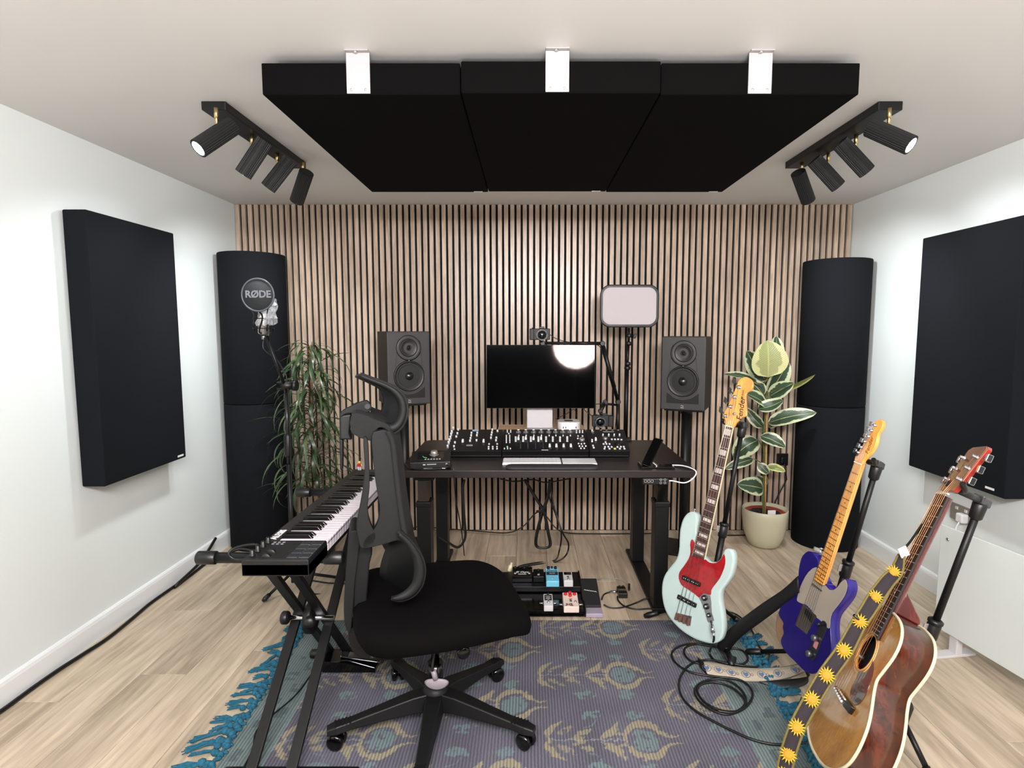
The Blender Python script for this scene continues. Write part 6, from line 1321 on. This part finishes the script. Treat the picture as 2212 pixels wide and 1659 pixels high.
for (x, y, k) in ((618,757,1.0),(535,872,1.0),(464,985,1.0),(390,1117,1.1),(310,1232,1.1),(243,1343,1.1),(174,1472,1.1),(135,1596,1.1),(112,1690,1.1)):
    yi = min(range(len(cen)), key=lambda j: abs(cen[j][1]-y)); c_ = PY(*sc3(x, y), yd[yi]-.006); nn_ = from_cam(c_); ax_ = nn_.cross(Vector((0,0,1))).normalized(); ay_ = ax_.cross(nn_)*-1
    pts = []; NR_ = 15; rs_ = random.Random(int(x))
    for i in range(NR_*2):
        r_ = (.0205*k*rs_.uniform(.88,1.08) if i % 2 == 0 else .0105*k); an = 2*math.pi*i/(NR_*2); pts.append(c_+(ax_*math.cos(an)+ay_*math.sin(an))*r_)
    m = MB(); m.add([c_+nn_*.004]+pts, [(0, i+1, (i+1) % (NR_*2)+1) for i in range(NR_*2)]); s_ = m.build('sun_patch', SUN, ss, solid=.0015)
    MB().lathe([(.0105*k,.002),(.010*k,.005),(.006*k,.006),(0,.0055)], c_, nn_, 20).build('sun_center', SUN2, s_)
bk = PY(*sc3(464,985), yd[5]-.010)
MB().tube([PY(*sc3(436,955), 1.435), PY(*sc3(494,1012), 1.435)], .004, 6).build('slider_buckle', BLK, ss)
MB().tube(smooth_path([Cp[0], PY(*sc3(668,650),1.55), PY(*sc3(700,610),1.57), PY(*sc3(760,520),1.60), FW(fa,.635,NLa[1]-.004,.004)]), .0035, 6).build('strap_lace', CABLE, ss)
MB().obox(PY(*sc3(664,665),1.535), (1,0,.5), (0,1,0), (-.5,0,1), .026, .005, .03).build('leather_end', mat('pale_leather', (.72,.66,.66), .6), ss, bevel=.002)
# black leather strap from the purple guitar to the bass stand
lst = thing('guitar_strap', 'plain black leather strap slung between the purple guitar and the bass stand', 'strap', (1.0,2.3,.2))
Lq = [PY(1724,1244,2.06), PY(1690,1274,2.12), PY(1640,1308,2.2), PY(1590,1346,2.28), PY(1560,1375,2.32), PY(1548,1396,2.34)]
Rq = [PY(1726,1280,2.05), PY(1700,1302,2.11), PY(1655,1336,2.19), PY(1606,1372,2.27), PY(1580,1400,2.31), PY(1572,1425,2.33)]
LEA = mat('black_leather', (.06,.055,.056), .5, bump=.3, scale=150)
ribbon('leather_band', Lq, Rq, LEA, lst, .004)
ribbon('leather_band', [Lq[-1], PY(1560,1410,2.30), PY(1574,1432,2.26)], [Rq[-1], PY(1590,1420,2.30), PY(1588,1436,2.26)], LEA, lst, .004)
# patterned woven strap
pst = thing('guitar_strap', 'woven strap with blue hearts on cream lying below the pale blue bass', 'strap', (.95,2.1,.02))
T1 = [PZ(u,v,.035) for u,v in ((1520,1430),(1548,1433),(1590,1441),(1640,1444),(1690,1441),(1724,1435))]; T2 = [PZ(u,v,.010) for u,v in ((1527,1456),(1556,1462),(1600,1471),(1650,1472),(1700,1465),(1740,1450))]
pm_ = mat('woven_cream', (.66,.62,.55), .85, bump=.6, scale=300, var=.12); rib_ = ribbon('webbing', T1, T2, pm_, pst, .003)
BH = mat('heart_blue', (.30,.38,.52), .85); BR = mat('scroll_brown', (.36,.33,.32), .85); S1, S2 = smooth_path(T1, 6), smooth_path(T2, 6)
for k in range(7):
    f = .06+.14*k; i = int(f*(len(S1)-1)); a, b2 = S1[i], S2[i]; c_ = (a+b2)/2; upv = (a-b2).normalized(); al = (S1[min(i+1,len(S1)-1)]-S1[max(i-1,0)]).normalized(); nv = upv.cross(al); nv = nv if nv.dot(CAMP-c_) > 0 else -nv; c_ = c_+nv*.0022
    hrt = [(0,-.011),(.010,-.001),(.010,.006),(.005,.009),(0,.005),(-.005,.009),(-.010,.006),(-.010,-.001)]
    MB().prism([c_+al*x+upv*y for x, y in hrt], nv*.001).build('heart_motif', BH, pst)
    MB().tube([c_+al*(math.cos(R(q))*.017)+upv*(math.sin(R(q))*.014)+nv*.0005 for q in range(0,360,24)], .0009, 4, closed=True).tube([c_+al*(.024+math.cos(R(q))*.005)+upv*(math.sin(R(q))*.005)+nv*.0005 for q in range(0,360,40)], .0008, 4, closed=True).build('scroll_motif', BR, pst)
for S_ in (S1, S2): MB().tube(S_, .002, 5).build('stitched_edge', BR, pst)
ribbon('backing_fold', [PZ(1738,1436,.04), PZ(1748,1452,.03), PZ(1744,1462,.02), PZ(1700,1468,.02), PZ(1640,1472,.016)], [PZ(1740,1452,.03), PZ(1744,1476,.012), PZ(1700,1488,.010), PZ(1660,1480,.010), PZ(1640,1475,.010)], LEA, pst, .004)
ribbon('backing_fold', [PZ(1520,1430,.034), PZ(1512,1425,.03), PZ(1508,1420,.02)], [PZ(1528,1458,.010), PZ(1518,1448,.010), PZ(1512,1440,.010)], LEA, pst, .004)
# ---------------------------------------------------------------- instrument cables on the rug
z_ = RZ+.006
ck = lambda x, y, z=z_: PZ(1400+x/4.424, 1300+y/4.424, z)
cab('instrument_cable', 'long black cable looping from the bass jack across the rug to the acoustic guitar', [jk2+(jk2-jk)*.3, PY(1542,1382,2.27), ck(600,440,.05), ck(590,500,.02), ck(640,560,.015), ck(760,590,.02), ck(880,600,.014), ck(950,560), ck(930,490), ck(850,450), ck(640,430), ck(430,400), ck(290,430), ck(225,500), ck(270,590), ck(400,670), ck(560,705), ck(700,720,.02), ck(850,740,.02), ck(950,790,.02), ck(1000,880), ck(960,980), ck(860,1050), ck(740,1075), ck(600,1030), ck(490,950), ck(445,860), ck(480,790), ck(590,745), ck(740,745,.02), ck(870,820,.018), ck(935,930), ck(900,1030), ck(780,1050), ck(640,1020), ck(520,940), ck(470,840), ck(530,780,.02), ck(680,775,.02), ck(830,840,.02), ck(930,960,.018), ck(830,1055,.018), ck(660,1040,.018)], .0045)
cab('instrument_cable', 'black cable in a wide arc over the rug ending behind the sun strap', [ck(1160,480), ck(1150,560), ck(1060,620), ck(900,610,.02), ck(700,570,.02), ck(560,555), ck(420,590), ck(330,680), ck(295,790), ck(330,920), ck(450,1040), ck(620,1140), ck(800,1230), ck(980,1310), ck(1150,1355), ck(1290,1365), ck(1500,1350)], .0045)
cab('instrument_cable', 'thin black cable rising behind the bass body beside the fringe', [ck(730,95,.03), ck(820,110,.012), ck(920,180,.01), ck(1000,290,.01), ck(1040,390,.012), ck(1090,480,.014), ck(1090,560,.012), ck(1060,620,.012)], .004)
cab('instrument_cable', 'small inner loop of black cable beside the bass strap', [ck(640,420,.02), ck(480,405,.012), ck(370,430), ck(345,490), ck(400,560), ck(520,600), ck(560,640)], .0045)
